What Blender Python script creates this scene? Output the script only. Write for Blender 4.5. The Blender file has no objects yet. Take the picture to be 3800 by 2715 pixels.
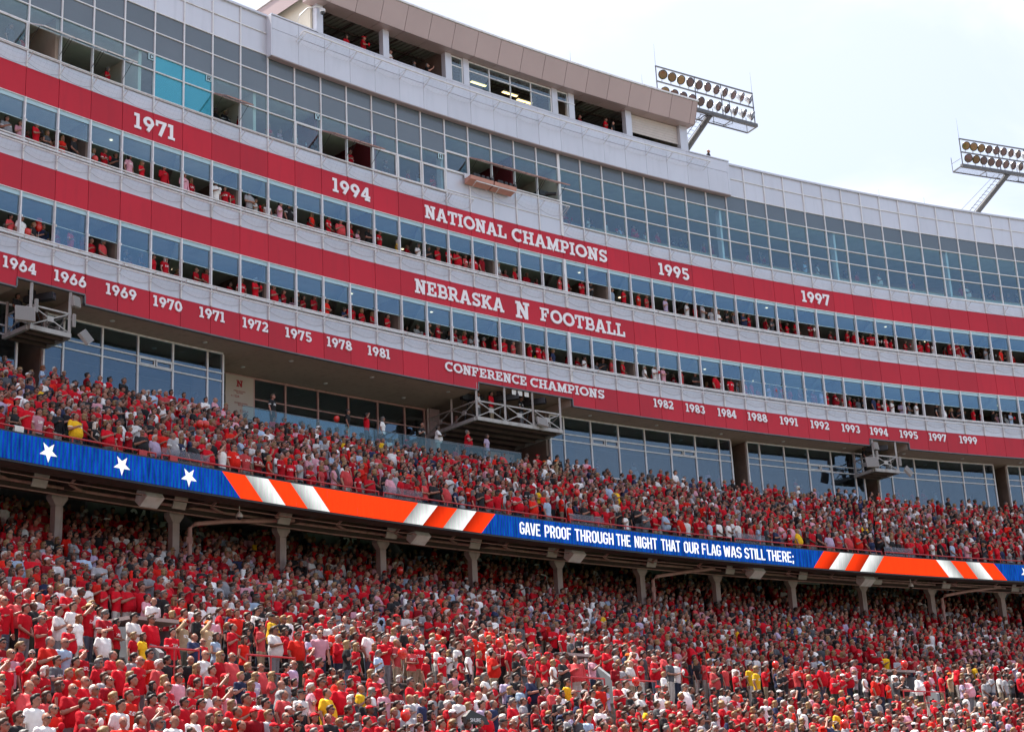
import bpy, bmesh, math, random
from math import sin, cos, pi, radians, floor, hypot
from mathutils import Vector, Matrix, Euler
rnd = random.Random(7)
scene = bpy.context.scene
C = scene.collection

# ------------------------------------------------------------------ camera, light, sky, exposure
CAMZ = 1.7
cd = bpy.data.cameras.new('camera')
cam = bpy.data.objects.new('camera', cd); C.objects.link(cam)
cd.sensor_width = 36.0; cd.sensor_fit = 'HORIZONTAL'; cd.lens = 5844.3 / 3800 * 36
cd.clip_start = 0.5; cd.clip_end = 3000
cam.matrix_world = Matrix.Translation((0, 0, CAMZ)) @ Matrix.Rotation(radians(90) + 0.29547, 4, 'X') @ Matrix.Rotation(-0.05106, 4, 'Z')
scene.camera = cam

SUN_EL = radians(65); SUN_DIR = Vector((-0.90, 0.43, 0)).normalized() * cos(SUN_EL) + Vector((0, 0, sin(SUN_EL)))
sl = bpy.data.lights.new('sun', 'SUN'); sl.energy = 5.0; sl.angle = radians(0.55); sl.color = (1.0, 0.95, 0.87)
sun = bpy.data.objects.new('sun', sl); C.objects.link(sun)
sun.rotation_euler = SUN_DIR.to_track_quat('Z', 'Y').to_euler()

world = bpy.data.worlds.new('World'); scene.world = world; world.use_nodes = True
nt = world.node_tree; nt.nodes.clear(); WN = nt.nodes.new; WL = nt.links.new
sky = WN('ShaderNodeTexSky'); sky.sky_type = 'NISHITA'; sky.sun_disc = False
sky.sun_elevation = SUN_EL; sky.sun_rotation = math.atan2(SUN_DIR.x, SUN_DIR.y)
sky.air_density = 1.0; sky.dust_density = 0.3; sky.ozone_density = 1.4
geo = WN('ShaderNodeNewGeometry')
vm = WN('ShaderNodeVectorMath'); vm.operation = 'SCALE'; vm.inputs[3].default_value = -1.0
WL(geo.outputs['Incoming'], vm.inputs[0])
sep = WN('ShaderNodeSeparateXYZ'); WL(vm.outputs[0], sep.inputs[0])
dt = WN('ShaderNodeVectorMath'); dt.operation = 'DOT_PRODUCT'; dt.inputs[1].default_value = SUN_DIR; WL(vm.outputs[0], dt.inputs[0])
mp = WN('ShaderNodeMapping'); mp.inputs['Scale'].default_value = (1.0, 1.3, 3.2); mp.inputs['Rotation'].default_value = (0.1, 0.35, 0.5)
WL(vm.outputs[0], mp.inputs[0])
nz = WN('ShaderNodeTexNoise'); nz.inputs['Scale'].default_value = 2.1; nz.inputs['Detail'].default_value = 7; nz.inputs['Roughness'].default_value = 0.52; nz.inputs['Distortion'].default_value = 0.6
WL(mp.outputs[0], nz.inputs['Vector'])
def wmap(src, a, b, c, d):
    m = WN('ShaderNodeMapRange'); m.interpolation_type = 'SMOOTHSTEP'
    for i, v in zip((1, 2, 3, 4), (a, b, c, d)): m.inputs[i].default_value = v
    WL(src, m.inputs[0]); return m.outputs[0]
def wmath(op, a, b):
    m = WN('ShaderNodeMath'); m.operation = op; m.use_clamp = op == 'MINIMUM'
    for i, v in enumerate((a, b)):
        if isinstance(v, (int, float)): m.inputs[i].default_value = v
        else: WL(v, m.inputs[i])
    return m.outputs[0]
veil = wmap(dt.outputs['Value'], -0.35, 0.75, 0.10, 0.72)            # thin cloud brightens towards the sun
puff = wmap(nz.outputs['Fac'], 0.42, 0.66, 0.0, 0.9)
cover = wmath('MINIMUM', wmath('ADD', veil, wmath('MULTIPLY', puff, 0.75)), 0.97)
bright = wmap(dt.outputs['Value'], -0.5, 1.0, 0.40, 0.56)
cl = WN('ShaderNodeMix'); cl.data_type = 'RGBA'; cl.blend_type = 'MULTIPLY'; cl.inputs[0].default_value = 1.0
cl.inputs[6].default_value = (0.90, 0.925, 1.05, 1)
WL(bright, cl.inputs[7])
SKY_K = 0.09
mul = WN('ShaderNodeMix'); mul.data_type = 'RGBA'; mul.blend_type = 'MULTIPLY'; mul.inputs[0].default_value = 1.0
mul.inputs[7].default_value = (SKY_K,) * 3 + (1,)
WL(sky.outputs[0], mul.inputs[6])
mx = WN('ShaderNodeMix'); mx.data_type = 'RGBA'
WL(cover, mx.inputs[0]); WL(mul.outputs[2], mx.inputs[6]); WL(cl.outputs[2], mx.inputs[7])
bg = WN('ShaderNodeBackground'); bg.inputs[1].default_value = 1.0
WL(mx.outputs[2], bg.inputs[0])
wo = WN('ShaderNodeOutputWorld'); WL(bg.outputs[0], wo.inputs[0])
vs = scene.view_settings; vs.view_transform = 'Standard'; vs.look = 'None'; vs.gamma = 1.0; vs.exposure = 1.38; vs.use_curve_mapping = False
scene.cycles.max_bounces = 7; scene.cycles.transparent_max_bounces = 14; scene.cycles.diffuse_bounces = 2; scene.cycles.glossy_bounces = 3
scene.cycles.sample_clamp_indirect = 4.0

# ------------------------------------------------------------------ the curved plan of the stand
# k counts the window bays from left to right, d is metres out from the facade, z metres above the camera
H0, K1, B, X0, Y0 = 0.8724582, -0.0104223, 1.6125636, -19.848447, 59.710831
NODE = {}
x, y = X0, Y0
for i in range(0, 80):
    NODE[i] = (x, y); x += B * cos(H0 + K1 * i); y += B * sin(H0 + K1 * i)
x, y = X0, Y0
for i in range(-1, -45, -1):
    x -= B * cos(H0 + K1 * i); y -= B * sin(H0 + K1 * i); NODE[i] = (x, y)
def node(i, d, z):
    h = H0 + K1 * (i - 0.5)
    return Vector((NODE[i][0] + d * sin(h), NODE[i][1] - d * cos(h), z + CAMZ))
def P(k, d, z):
    i = floor(k + 1e-9); t = k - i
    a = node(i, d, z)
    if t < 1e-6: return a
    return a.lerp(node(i + 1, d, z), t)
def head(k): return H0 + K1 * (k - 0.5)
def bay(i): return H0 + K1 * i
def cuts(k0, k1, step=1.0):
    out = [k0]; i = floor(k0 / step + 1e-6) + 1
    while i * step < k1 - 1e-6: out.append(i * step); i += 1
    out.append(k1); return out

# ------------------------------------------------------------------ mesh helper
class MB:
    def __init__(s): s.v = []; s.f = []; s.m = []
    def add(s, vs, fs, mi=0):
        o = len(s.v); s.v += [tuple(p) for p in vs]; s.f += [tuple(i + o for i in f) for f in fs]; s.m += [mi] * len(fs); return s
    def hexa(s, c, mi=0):
        return s.add(c, [(0, 3, 2, 1), (4, 5, 6, 7), (0, 1, 5, 4), (1, 2, 6, 5), (2, 3, 7, 6), (3, 0, 4, 7)], mi)
    def box(s, x0, x1, y0, y1, z0, z1, mi=0):
        return s.hexa([(x0, y0, z0), (x1, y0, z0), (x1, y1, z0), (x0, y1, z0), (x0, y0, z1), (x1, y0, z1), (x1, y1, z1), (x0, y1, z1)], mi)
    def seg(s, k0, k1, d0, d1, z0, z1, mi=0, step=1.0):
        return s.prism(k0, k1, [(d0, z0), (d1, z0), (d1, z1), (d0, z1)], mi, step)
    def prism(s, k0, k1, prof, mi=0, step=1.0):
        """a (d, z) profile swept along the curve from k0 to k1"""
        ks = cuts(k0, k1, step); n = len(prof); vs = []; fs = []
        for k in ks: vs += [P(k, d, z) for d, z in prof]
        for j in range(len(ks) - 1):
            for i in range(n):
                a = j * n + i; b = j * n + (i + 1) % n; fs.append((a, b, b + n, a + n))
        fs.append(tuple(range(n))); fs.append(tuple(reversed(range((len(ks) - 1) * n, len(ks) * n))))
        return s.add(vs, fs, mi)
    def bar(s, a, b, r, mi=0, n=4, r2=None, phase=pi / 4):
        a = Vector(a); b = Vector(b); dv = (b - a)
        if dv.length < 1e-6: return s
        dv.normalize(); up = Vector((0, 0, 1)) if abs(dv.z) < 0.95 else Vector((1, 0, 0))
        u = dv.cross(up).normalized(); w = u.cross(dv); r2 = r if r2 is None else r2
        vs = [p + (u * cos(2 * pi * i / n + phase) + w * sin(2 * pi * i / n + phase)) * q for p, q in ((a, r), (b, r2)) for i in range(n)]
        fs = [(i, (i + 1) % n, n + (i + 1) % n, n + i) for i in range(n)] + [tuple(reversed(range(n))), tuple(range(n, 2 * n))]
        return s.add(vs, fs, mi)
    def path(s, pts, r, mi=0, n=6, caps=True):
        pts = [Vector(p) for p in pts]; rings = []
        for i, p in enumerate(pts):
            t = (pts[min(i + 1, len(pts) - 1)] - pts[max(i - 1, 0)]).normalized()
            up = Vector((0, 0, 1)) if abs(t.z) < 0.9 else Vector((1, 0, 0))
            u = t.cross(up).normalized(); w = u.cross(t); rr = r[i] if isinstance(r, (list, tuple)) else r
            rings.append([p + (u * cos(2 * pi * j / n) + w * sin(2 * pi * j / n)) * rr for j in range(n)])
        vs = [q for g in rings for q in g]; fs = []
        for i in range(len(rings) - 1):
            for j in range(n):
                a = i * n + j; b = i * n + (j + 1) % n; fs.append((a, b, b + n, a + n))
        if caps: fs += [tuple(reversed(range(n))), tuple(range((len(rings) - 1) * n, len(rings) * n))]
        return s.add(vs, fs, mi)
    def rail(s, k0, k1, d, z, r, mi=0, step=1.0):
        return s.path([P(k, d, z) for k in cuts(k0, k1, step)], r, mi, 6)
    def ell(s, c, r, mi=0, nu=12, nv=8, fn=None):
        vs = [(c[0], c[1], c[2] - r[2])]; fs = []
        for j in range(1, nv):
            t = pi * j / nv
            for i in range(nu):
                p = (c[0] + r[0] * sin(t) * cos(2 * pi * i / nu), c[1] + r[1] * sin(t) * sin(2 * pi * i / nu), c[2] - r[2] * cos(t)); vs.append(p)
        vs.append((c[0], c[1], c[2] + r[2])); L = len(vs) - 1
        if fn: vs = [fn(Vector(p)) for p in vs]
        for i in range(nu):
            fs.append((0, 1 + (i + 1) % nu, 1 + i))
            for j in range(nv - 2):
                a = 1 + j * nu + i; b = 1 + j * nu + (i + 1) % nu; fs.append((a, b, b + nu, a + nu))
            fs.append((L, 1 + (nv - 2) * nu + i, 1 + (nv - 2) * nu + (i + 1) % nu))
        return s.add(vs, fs, mi)
    def loft(s, rings, mi=0, n=14):
        """rings: (x, y, z, rx, ry) stacked"""
        vs = []; fs = []
        for (cx, cy, cz, rx, ry) in rings: vs += [(cx + rx * cos(2 * pi * j / n), cy + ry * sin(2 * pi * j / n), cz) for j in range(n)]
        for i in range(len(rings) - 1):
            for j in range(n):
                a = i * n + j; b = i * n + (j + 1) % n; fs.append((a, b, b + n, a + n))
        fs += [tuple(reversed(range(n))), tuple(range((len(rings) - 1) * n, len(rings) * n))]
        return s.add(vs, fs, mi)
    def mesh(s, name, mats, smooth=False):
        me = bpy.data.meshes.new(name); me.from_pydata(s.v, [], s.f)
        for m in (mats if isinstance(mats, (list, tuple)) else [mats]): me.materials.append(m)
        if any(s.m): me.polygons.foreach_set('material_index', s.m)
        if smooth: me.polygons.foreach_set('use_smooth', [True] * len(s.f))
        me.update(); return me
    def obj(s, name, mats, parent=None, smooth=False, **props):
        return link(name, s.mesh(name, mats, smooth), parent, **props)
WM = {}
def link(name, me, parent=None, loc=None, rot=None, local=False, **props):
    """adds an object; loc and rot are in world space unless local"""
    o = bpy.data.objects.new(name, me); C.objects.link(o)
    m = Matrix.Translation(loc if loc is not None else (0, 0, 0)) @ Euler(rot if rot is not None else (0, 0, 0)).to_matrix().to_4x4()
    if parent is not None:
        o.parent = parent
        if local: m = WM[parent.name] @ m
        else: o.matrix_parent_inverse = WM[parent.name].inverted()
    if loc is not None: o.location = loc
    if rot is not None: o.rotation_euler = rot
    WM[o.name] = m
    for k_, v_ in props.items(): o[k_] = v_
    return o
def thing(name, label, cat, group=None, loc=(0, 0, 0), rotz=0.0):
    o = bpy.data.objects.new(name, None); C.objects.link(o); o.location = loc; o.rotation_euler = (0, 0, rotz); o.empty_display_size = 0.2
    WM[o.name] = Matrix.Translation(loc) @ Matrix.Rotation(rotz, 4, 'Z')
    o['label'] = label; o['category'] = cat
    if group: o['group'] = group
    return o
def onbay(i, d=0.0, z=0.0, t=0.5):
    """location and heading of a piece centred in bay i"""
    return P(i + t, d, z), (0, 0, bay(i))

# ------------------------------------------------------------------ materials
def mat(name, col, rough=0.6, metal=0.0, spec=0.5, var=0.0, scale=2.0, bump=0.0, stretch=(1, 1, 1), coat=0.0, rand=0.0, dirt=None):
    m = bpy.data.materials.new(name); m.use_nodes = True; t = m.node_tree; b = t.nodes['Principled BSDF']; N = t.nodes.new; L = t.links.new
    b.inputs['Base Color'].default_value = (*col, 1); b.inputs['Roughness'].default_value = rough; b.inputs['Metallic'].default_value = metal
    b.inputs['Specular IOR Level'].default_value = spec; b.inputs['Coat Weight'].default_value = coat; b.inputs['Coat Roughness'].default_value = 0.12
    if var or bump or rand or dirt:
        tc = N('ShaderNodeTexCoord'); mpp = N('ShaderNodeMapping'); mpp.inputs['Scale'].default_value = stretch
        gp = N('ShaderNodeNewGeometry'); L(gp.outputs['Position'], mpp.inputs[0])
        n = N('ShaderNodeTexNoise'); n.inputs['Scale'].default_value = scale; n.inputs['Detail'].default_value = 6; L(mpp.outputs[0], n.inputs['Vector'])
        r = N('ShaderNodeMapRange'); r.inputs[1].default_value = 0.3; r.inputs[2].default_value = 0.7; r.inputs[3].default_value = 1 - var; r.inputs[4].default_value = 1 + var * 0.6
        L(n.outputs['Fac'], r.inputs[0]); val = r.outputs[0]
        if rand:
            oi = N('ShaderNodeObjectInfo'); rr = N('ShaderNodeMapRange'); rr.inputs[3].default_value = 1 - rand; rr.inputs[4].default_value = 1 + rand
            L(oi.outputs['Random'], rr.inputs[0]); mm = N('ShaderNodeMath'); mm.operation = 'MULTIPLY'; L(val, mm.inputs[0]); L(rr.outputs[0], mm.inputs[1]); val = mm.outputs[0]
        mxx = N('ShaderNodeVectorMath'); mxx.operation = 'SCALE'; mxx.inputs[0].default_value = col; L(val, mxx.inputs[3]); out = mxx.outputs[0]
        if dirt:
            m2 = N('ShaderNodeMapping'); m2.inputs['Scale'].default_value = (2.2, 2.2, 0.35); L(gp.outputs['Position'], m2.inputs[0])
            n2 = N('ShaderNodeTexNoise'); n2.inputs['Scale'].default_value = 1.6; n2.inputs['Detail'].default_value = 5; L(m2.outputs[0], n2.inputs['Vector'])
            r2 = N('ShaderNodeMapRange'); r2.inputs[1].default_value = 0.52; r2.inputs[2].default_value = 0.75; r2.inputs[3].default_value = 0; r2.inputs[4].default_value = dirt[1]; L(n2.outputs['Fac'], r2.inputs[0])
            md = N('ShaderNodeMix'); md.data_type = 'RGBA'; L(r2.outputs[0], md.inputs[0]); L(out, md.inputs[6]); md.inputs[7].default_value = (*dirt[0], 1); out = md.outputs[2]
        L(out, b.inputs['Base Color'])
        if bump:
            bp = N('ShaderNodeBump'); bp.inputs['Strength'].default_value = bump; bp.inputs['Distance'].default_value = 0.02; L(n.outputs['Fac'], bp.inputs['Height']); L(bp.outputs[0], b.inputs['Normal'])
    return m
def emis(name, col, s):
    m = bpy.data.materials.new(name); m.use_nodes = True; b = m.node_tree.nodes['Principled BSDF']
    b.inputs['Base Color'].default_value = (0.02, 0.02, 0.02, 1); b.inputs['Emission Color'].default_value = (*col, 1); b.inputs['Emission Strength'].default_value = s
    return m
def glass(name, tint, refl, gloss=(0.85, 0.93, 1.0), wav=0.012, ior=2.1, film=None):
    m = bpy.data.materials.new(name); m.use_nodes = True; t = m.node_tree; t.nodes.clear(); N = t.nodes.new; L = t.links.new
    tr = N('ShaderNodeBsdfTransparent'); tr.inputs[0].default_value = (*tint, 1)
    gl = N('ShaderNodeBsdfGlossy'); gl.inputs[0].default_value = (*gloss, 1); gl.inputs['Roughness'].default_value = 0.015
    fr = N('ShaderNodeFresnel'); gb = N('ShaderNodeNewGeometry'); mi_ = N('ShaderNodeMapRange'); mi_.inputs[3].default_value = ior; mi_.inputs[4].default_value = 1 / ior
    L(gb.outputs['Backfacing'], mi_.inputs[0]); L(mi_.outputs[0], fr.inputs[0])
    ml = N('ShaderNodeMath'); ml.operation = 'MULTIPLY'; ml.inputs[1].default_value = refl; ml.use_clamp = True; L(fr.outputs[0], ml.inputs[0])
    gp = N('ShaderNodeNewGeometry'); n = N('ShaderNodeTexNoise'); n.inputs['Scale'].default_value = 0.45; n.inputs['Detail'].default_value = 1; L(gp.outputs['Position'], n.inputs['Vector'])
    bp = N('ShaderNodeBump'); bp.inputs['Strength'].default_value = wav * 10; bp.inputs['Distance'].default_value = 0.05; L(n.outputs['Fac'], bp.inputs['Height']); L(bp.outputs[0], gl.inputs['Normal'])
    ms = N('ShaderNodeMixShader'); L(ml.outputs[0], ms.inputs[0]); L(tr.outputs[0], ms.inputs[1]); L(gl.outputs[0], ms.inputs[2]); out = ms.outputs[0]
    if film:
        df = N('ShaderNodeBsdfDiffuse'); df.inputs[0].default_value = (*film[0], 1)
        m2 = N('ShaderNodeMixShader'); m2.inputs[0].default_value = film[1]; L(out, m2.inputs[1]); L(df.outputs[0], m2.inputs[2]); out = m2.outputs[0]
    o = N('ShaderNodeOutputMaterial'); L(out, o.inputs[0]); return m
M = dict(
    red=mat('red_painted_metal', (0.50, 0.006, 0.021), 0.36, spec=0.35, var=0.06, scale=0.4, rand=0.10, dirt=((0.33, 0.006, 0.018), 0.3)),
    white=mat('pale_grey_metal_panel', (0.60, 0.605, 0.65), 0.33, metal=0.25, spec=0.5, var=0.03, scale=0.7, rand=0.04, dirt=((0.50, 0.51, 0.545), 0.4)),
    frame=mat('white_aluminium_frame', (0.72, 0.72, 0.73), 0.4, var=0.08, scale=3, dirt=((0.42, 0.36, 0.31), 0.5)),
    spandrel=mat('grey_spandrel_glass', (0.125, 0.155, 0.185), 0.16, spec=0.6, var=0.06, scale=0.5, rand=0.05),
    header=mat('pale_cyan_header', (0.42, 0.60, 0.66), 0.2, var=0.05, scale=2),  # opaque pale cyan, with the lit, translucent look of window heads in its colour
    letter=mat('white_letter_paint', (0.84, 0.83, 0.86), 0.5, var=0.03, scale=2),
    dark=mat('dark_void_paint', (0.012, 0.012, 0.013), 0.8, var=0.3),
    joint=mat('black_joint_seal', (0.05, 0.05, 0.055), 0.8),
    soffit=mat('beige_soffit_board', (0.44, 0.32, 0.25), 0.75, var=0.06, scale=0.5, dirt=((0.20, 0.15, 0.12), 0.35)),
    roomceil=mat('room_ceiling_tile', (0.6, 0.59, 0.56), 0.9, var=0.1),
    roomwall=mat('room_wall_brown', (0.17, 0.125, 0.10), 0.9, var=0.2),
    darkred=mat('dark_red_wall', (0.13, 0.008, 0.012), 0.8, var=0.1),
    cream=mat('cream_counter_front', (0.66, 0.65, 0.55), 0.6, var=0.06),
    wood=mat('light_wood_top', (0.42, 0.27, 0.13), 0.5, var=0.15, scale=6),
    canopy=mat('rose_bronze_panel', (0.43, 0.33, 0.32), 0.42, metal=0.25, spec=0.5, var=0.05, scale=0.5, rand=0.04),
    creamwall=mat('cream_stucco_wall', (0.72, 0.66, 0.54), 0.85, var=0.05, scale=1.5, bump=0.15),
    steel=mat('galvanised_steel', (0.12, 0.125, 0.135), 0.55, metal=0.1, var=0.15, scale=3, dirt=((0.20, 0.17, 0.15), 0.5)),
    platform=mat('grey_painted_truss', (0.40, 0.385, 0.37), 0.55, var=0.12, scale=3, dirt=((0.20, 0.16, 0.13), 0.7)),
    corr=mat('corrugated_deck', (0.26, 0.22, 0.20), 0.6, var=0.15, scale=1.5),
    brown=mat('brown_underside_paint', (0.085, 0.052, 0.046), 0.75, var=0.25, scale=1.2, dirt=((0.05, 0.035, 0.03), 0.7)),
    pipe=mat('rose_brown_pipe', (0.46, 0.27, 0.24), 0.55, var=0.15, scale=3, dirt=((0.16, 0.09, 0.075), 0.6)),
    column=mat('painted_column_concrete', (0.36, 0.29, 0.275), 0.75, var=0.12, scale=2.2, bump=0.2, dirt=((0.15, 0.12, 0.11), 0.6)),
    concrete=mat('old_concrete', (0.17, 0.155, 0.145), 0.9, var=0.2, scale=1.3, bump=0.3, dirt=((0.12, 0.10, 0.09), 0.6)),
    greywall=mat('grey_portal_wall', (0.20, 0.21, 0.225), 0.8, var=0.15, scale=1.2, dirt=((0.1, 0.1, 0.1), 0.5)),
    rail=mat('red_rail_paint', (0.42, 0.018, 0.022), 0.4, var=0.12, scale=5),
    seat=mat('dark_red_seat_plastic', (0.20, 0.012, 0.016), 0.5, var=0.15, rand=0.1),
    bench=mat('grey_bench_aluminium', (0.28, 0.28, 0.29), 0.5, metal=0.3, var=0.2),
    speaker=mat('warm_grey_speaker_case', (0.42, 0.39, 0.37), 0.6, var=0.08, scale=4, dirt=((0.25, 0.21, 0.18), 0.5)),
    grille=mat('grey_speaker_grille', (0.24, 0.225, 0.215), 0.8, var=0.1, scale=30),
    black=mat('black_equipment', (0.018, 0.018, 0.02), 0.5, var=0.2),
    whiteplas=mat('white_plastic_housing', (0.62, 0.62, 0.60), 0.4, var=0.05),
    lens=mat('dark_lens', (0.01, 0.012, 0.02), 0.05, spec=0.9),
    salmon=mat('salmon_gel_panel', (0.52, 0.25, 0.19), 0.6, var=0.08),
    shutter=mat('shutter_slat_enamel', (0.56, 0.50, 0.46), 0.5, var=0.06),
    cable=mat('black_cable', (0.03, 0.03, 0.033), 0.6),
    netting=mat('grey_net_cord', (0.38, 0.38, 0.40), 0.9),
    signp=mat('pale_sign_board', (0.50, 0.42, 0.36), 0.6, var=0.04),
    signk=mat('black_sign_paint', (0.015, 0.02, 0.022), 0.5, var=0.1),
    crimson=mat('crimson_print', (0.35, 0.01, 0.02), 0.6),
    balloon=mat('red_balloon_rubber', (0.60, 0.02, 0.012), 0.22, spec=0.6, coat=0.3),
    fieldg=mat('field_turf', (0.045, 0.10, 0.03), 0.95, var=0.25, scale=0.6, bump=0.3),
    towel=mat('white_towel', (0.7, 0.69, 0.66), 0.9, var=0.06),
    lampcase=mat('cast_aluminium_lamp', (0.62, 0.64, 0.66), 0.35, metal=0.5, var=0.1, scale=8),
    lampglass=mat('unlit_lamp_glass', (0.10, 0.045, 0.045), 0.07, spec=0.9, rand=0.4),
    lampamber=mat('amber_lamp_reflector', (0.20, 0.12, 0.055), 0.12, metal=0.5, spec=0.9, rand=0.25),
)
M['glass'] = glass('clear_window_glass', (0.80, 0.90, 0.92), 1.0, (0.62, 0.82, 1.0), ior=2.15)
M['upglass'] = glass('press_level_glass', (0.80, 0.92, 0.93), 1.0, (0.82, 0.90, 1.0), ior=1.85)
M['clubglass'] = glass('club_level_glass', (0.72, 0.82, 0.86), 1.0, (0.62, 0.80, 1.0), ior=1.85)
M['film'] = glass('cyan_film_glass', (0.30, 0.62, 0.70), 2.0, (0.35, 0.95, 1.15), wav=0.05, film=((0.07, 0.42, 0.52), 0.34), ior=2.1)
M['railglass'] = glass('rail_glass', (0.78, 0.89, 0.90), 1.0, (0.8, 0.95, 1.0), ior=1.5)
M['plexi'] = glass('scratched_plexiglass', (0.86, 0.86, 0.88), 0.8, (0.9, 0.92, 1.0), ior=1.4, film=((0.35, 0.32, 0.35), 0.12))

# ------------------------------------------------------------------ lettering: every glyph is built from mitred strips
def strip(pts, w, closed=False):
    """quads of a constant-width polyline with mitred joints"""
    n = len(pts); L_ = []; R_ = []
    for i in range(n):
        p = Vector(pts[i]); a = Vector(pts[(i - 1) % n]) if (closed or i > 0) else None; b = Vector(pts[(i + 1) % n]) if (closed or i < n - 1) else None
        if a is None: dv = (b - p).normalized(); nr = Vector((-dv.y, dv.x)); sc = 1
        elif b is None: dv = (p - a).normalized(); nr = Vector((-dv.y, dv.x)); sc = 1
        else:
            d1 = (p - a).normalized(); d2 = (b - p).normalized(); nn = Vector((-(d1.y + d2.y), d1.x + d2.x))
            if nn.length < 1e-4: nn = Vector((-d1.y, d1.x))
            nr = nn.normalized(); sc = min(1 / max(nr.dot(Vector((-d1.y, d1.x))), 0.35), 2.6)
        L_.append(p + nr * w / 2 * sc); R_.append(p - nr * w / 2 * sc)
    out = []
    for i in range(n if closed else n - 1):
        j = (i + 1) % n; out.append([L_[i], R_[i], R_[j], L_[j]])
    return out
def arc(cx, cy, rx, ry, a0, a1, n=16): return [(cx + rx * cos(radians(a0 + (a1 - a0) * i / n)), cy + ry * sin(radians(a0 + (a1 - a0) * i / n))) for i in range(n + 1)]
def rect(x0, y0, x1, y1): return [[Vector((x0, y0)), Vector((x1, y0)), Vector((x1, y1)), Vector((x0, y1))]]
S_ = 0.20; T_ = 0.165      # stem weight, slab weight
def slab(ch):
    """(advance, quads) of a bold slab-serif capital or figure one unit tall"""
    s, t = S_, T_; q = []
    def stem(x, y0=0.0, y1=1.0): q.extend(rect(x - s / 2, y0, x + s / 2, y1))
    def ser(x0, x1, top): q.extend(rect(x0, 1 - t, x1, 1) if top else rect(x0, 0, x1, t))
    def st(pts, w=s, closed=False): q.extend(strip(pts, w, closed))
    if ch == 'I': stem(.22); ser(0, .44, 1); ser(0, .44, 0); return .44, q
    if ch == '1': stem(.26); ser(.04, .48, 0); q.extend(rect(.02, .80, .26, 1)); return .50, q
    if ch == 'N': stem(.20); stem(.74); st([(.20, .97), (.74, .03)], .23); ser(0, .22, 1); ser(0, .42, 0); ser(.52, .94, 1); return .94, q
    if ch == 'A': st([(.16, 0), (.47, 1)], .21); st([(.53, 1), (.84, 0)], .21); q.extend(rect(.28, .25, .72, .40)); q.extend(rect(.38, .86, .62, 1)); ser(0, .36, 0); ser(.64, 1.0, 0); return 1.0, q
    if ch == 'T': stem(.42); q.extend(rect(0, 1 - t, .84, 1)); q.extend(rect(0, .66, .15, .9)); q.extend(rect(.69, .66, .84, .9)); ser(.2, .64, 0); return .84, q
    if ch == 'O': st(arc(.52, .5, .42, .41, 0, 360, 28)[:-1], .205, True); return 1.04, q
    if ch == '0': st(arc(.36, .5, .265, .405, 0, 360, 26)[:-1], .20, True); return .72, q
    if ch == 'C': st(arc(.50, .5, .40, .41, 48, 312, 20), .205); q.extend(rect(.70, .70, .84, 1)); return .90, q
    if ch == 'L': stem(.22); ser(0, .44, 1); ser(0, .80, 0); q.extend(rect(.65, 0, .80, .40)); return .82, q
    if ch == 'E' or ch == 'F':
        stem(.22); ser(0, .78, 1); q.extend(rect(.63, .64, .78, 1)); q.extend(rect(.2, .42, .52, .57)); q.extend(rect(.44, .33, .56, .66))
        if ch == 'E': ser(0, .80, 0); q.extend(rect(.65, 0, .80, .36))
        else: ser(0, .46, 0)
        return .84, q
    if ch == 'H': stem(.21); stem(.75); q.extend(rect(.2, .42, .76, .58)); [ser(a, a + .42, tb) for a in (0, .54) for tb in (0, 1)]; return .96, q
    if ch == 'M': stem(.20); stem(.92); st([(.20, .97), (.56, .16), (.92, .97)], .19); ser(0, .26, 1); ser(.86, 1.12, 1); ser(0, .40, 0); ser(.72, 1.12, 0); return 1.12, q
    if ch in 'PRB':
        stem(.22); ser(0, .3, 1); st([(.2, .91)] + arc(.50, .68, .20, .23, 90, -90, 10) + [(.2, .45)], .175)
        if ch == 'P': ser(0, .44, 0); return .80, q
        if ch == 'R': ser(0, .42, 0); st([(.50, .45), (.76, .06)], .20); q.extend(rect(.66, 0, .92, t)); return .92, q
        st([(.2, .085)] + [(p[0], p[1]) for p in arc(.55, .28, .20, .20, -90, 90, 10)], .17); ser(0, .3, 0); return .84, q
    if ch == 'S': st(arc(.38, .715, .25, .20, 25, 270, 14) + arc(.38, .285, .26, .20, 90, -155, 14)[1:], .185); q.extend(rect(.58, .70, .70, .98)); q.extend(rect(.05, .02, .17, .30)); return .76, q
    if ch == 'K': stem(.22); ser(0, .44, 1); ser(0, .44, 0); st([(.30, .38), (.74, .94)], .19); st([(.42, .55), (.80, .06)], .21); ser(.56, .90, 1); ser(.62, .96, 0); return .96, q
    if ch in '96':
        f = (lambda p: p) if ch == '9' else (lambda p: (.74 - p[0], 1 - p[1]))
        st([f(p) for p in arc(.37, .66, .25, .245, 0, 360, 22)[:-1]], .195, True); st([f((.60, .58)), f((.30, .03))], .205); return .74, q
    if ch == '8': st(arc(.36, .735, .215, .19, 0, 360, 20)[:-1], .175, True); st(arc(.36, .27, .255, .20, 0, 360, 20)[:-1], .185, True); return .72, q
    if ch == '7': q.extend(rect(.02, .82, .72, 1)); q.extend(rect(.02, .62, .17, .9)); st([(.60, .88), (.30, 0)], .21); return .72, q
    if ch == '5': q.extend(rect(.12, .82, .64, 1)); st([(.18, .95), (.18, .52)], .17); st([(.16, .56)] + arc(.36, .31, .255, .235, 110, -150, 16), .185); return .72, q
    if ch == '2': st(arc(.35, .70, .235, .21, 165, -35, 14) + [(.14, .10)], .19); q.extend(rect(.03, 0, .68, t)); q.extend(rect(.54, 0, .68, .30)); return .72, q
    if ch == '3': st(arc(.34, .72, .23, .19, 155, -80, 14), .18); st(arc(.35, .275, .255, .195, 85, -155, 16), .185); return .70, q
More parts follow.
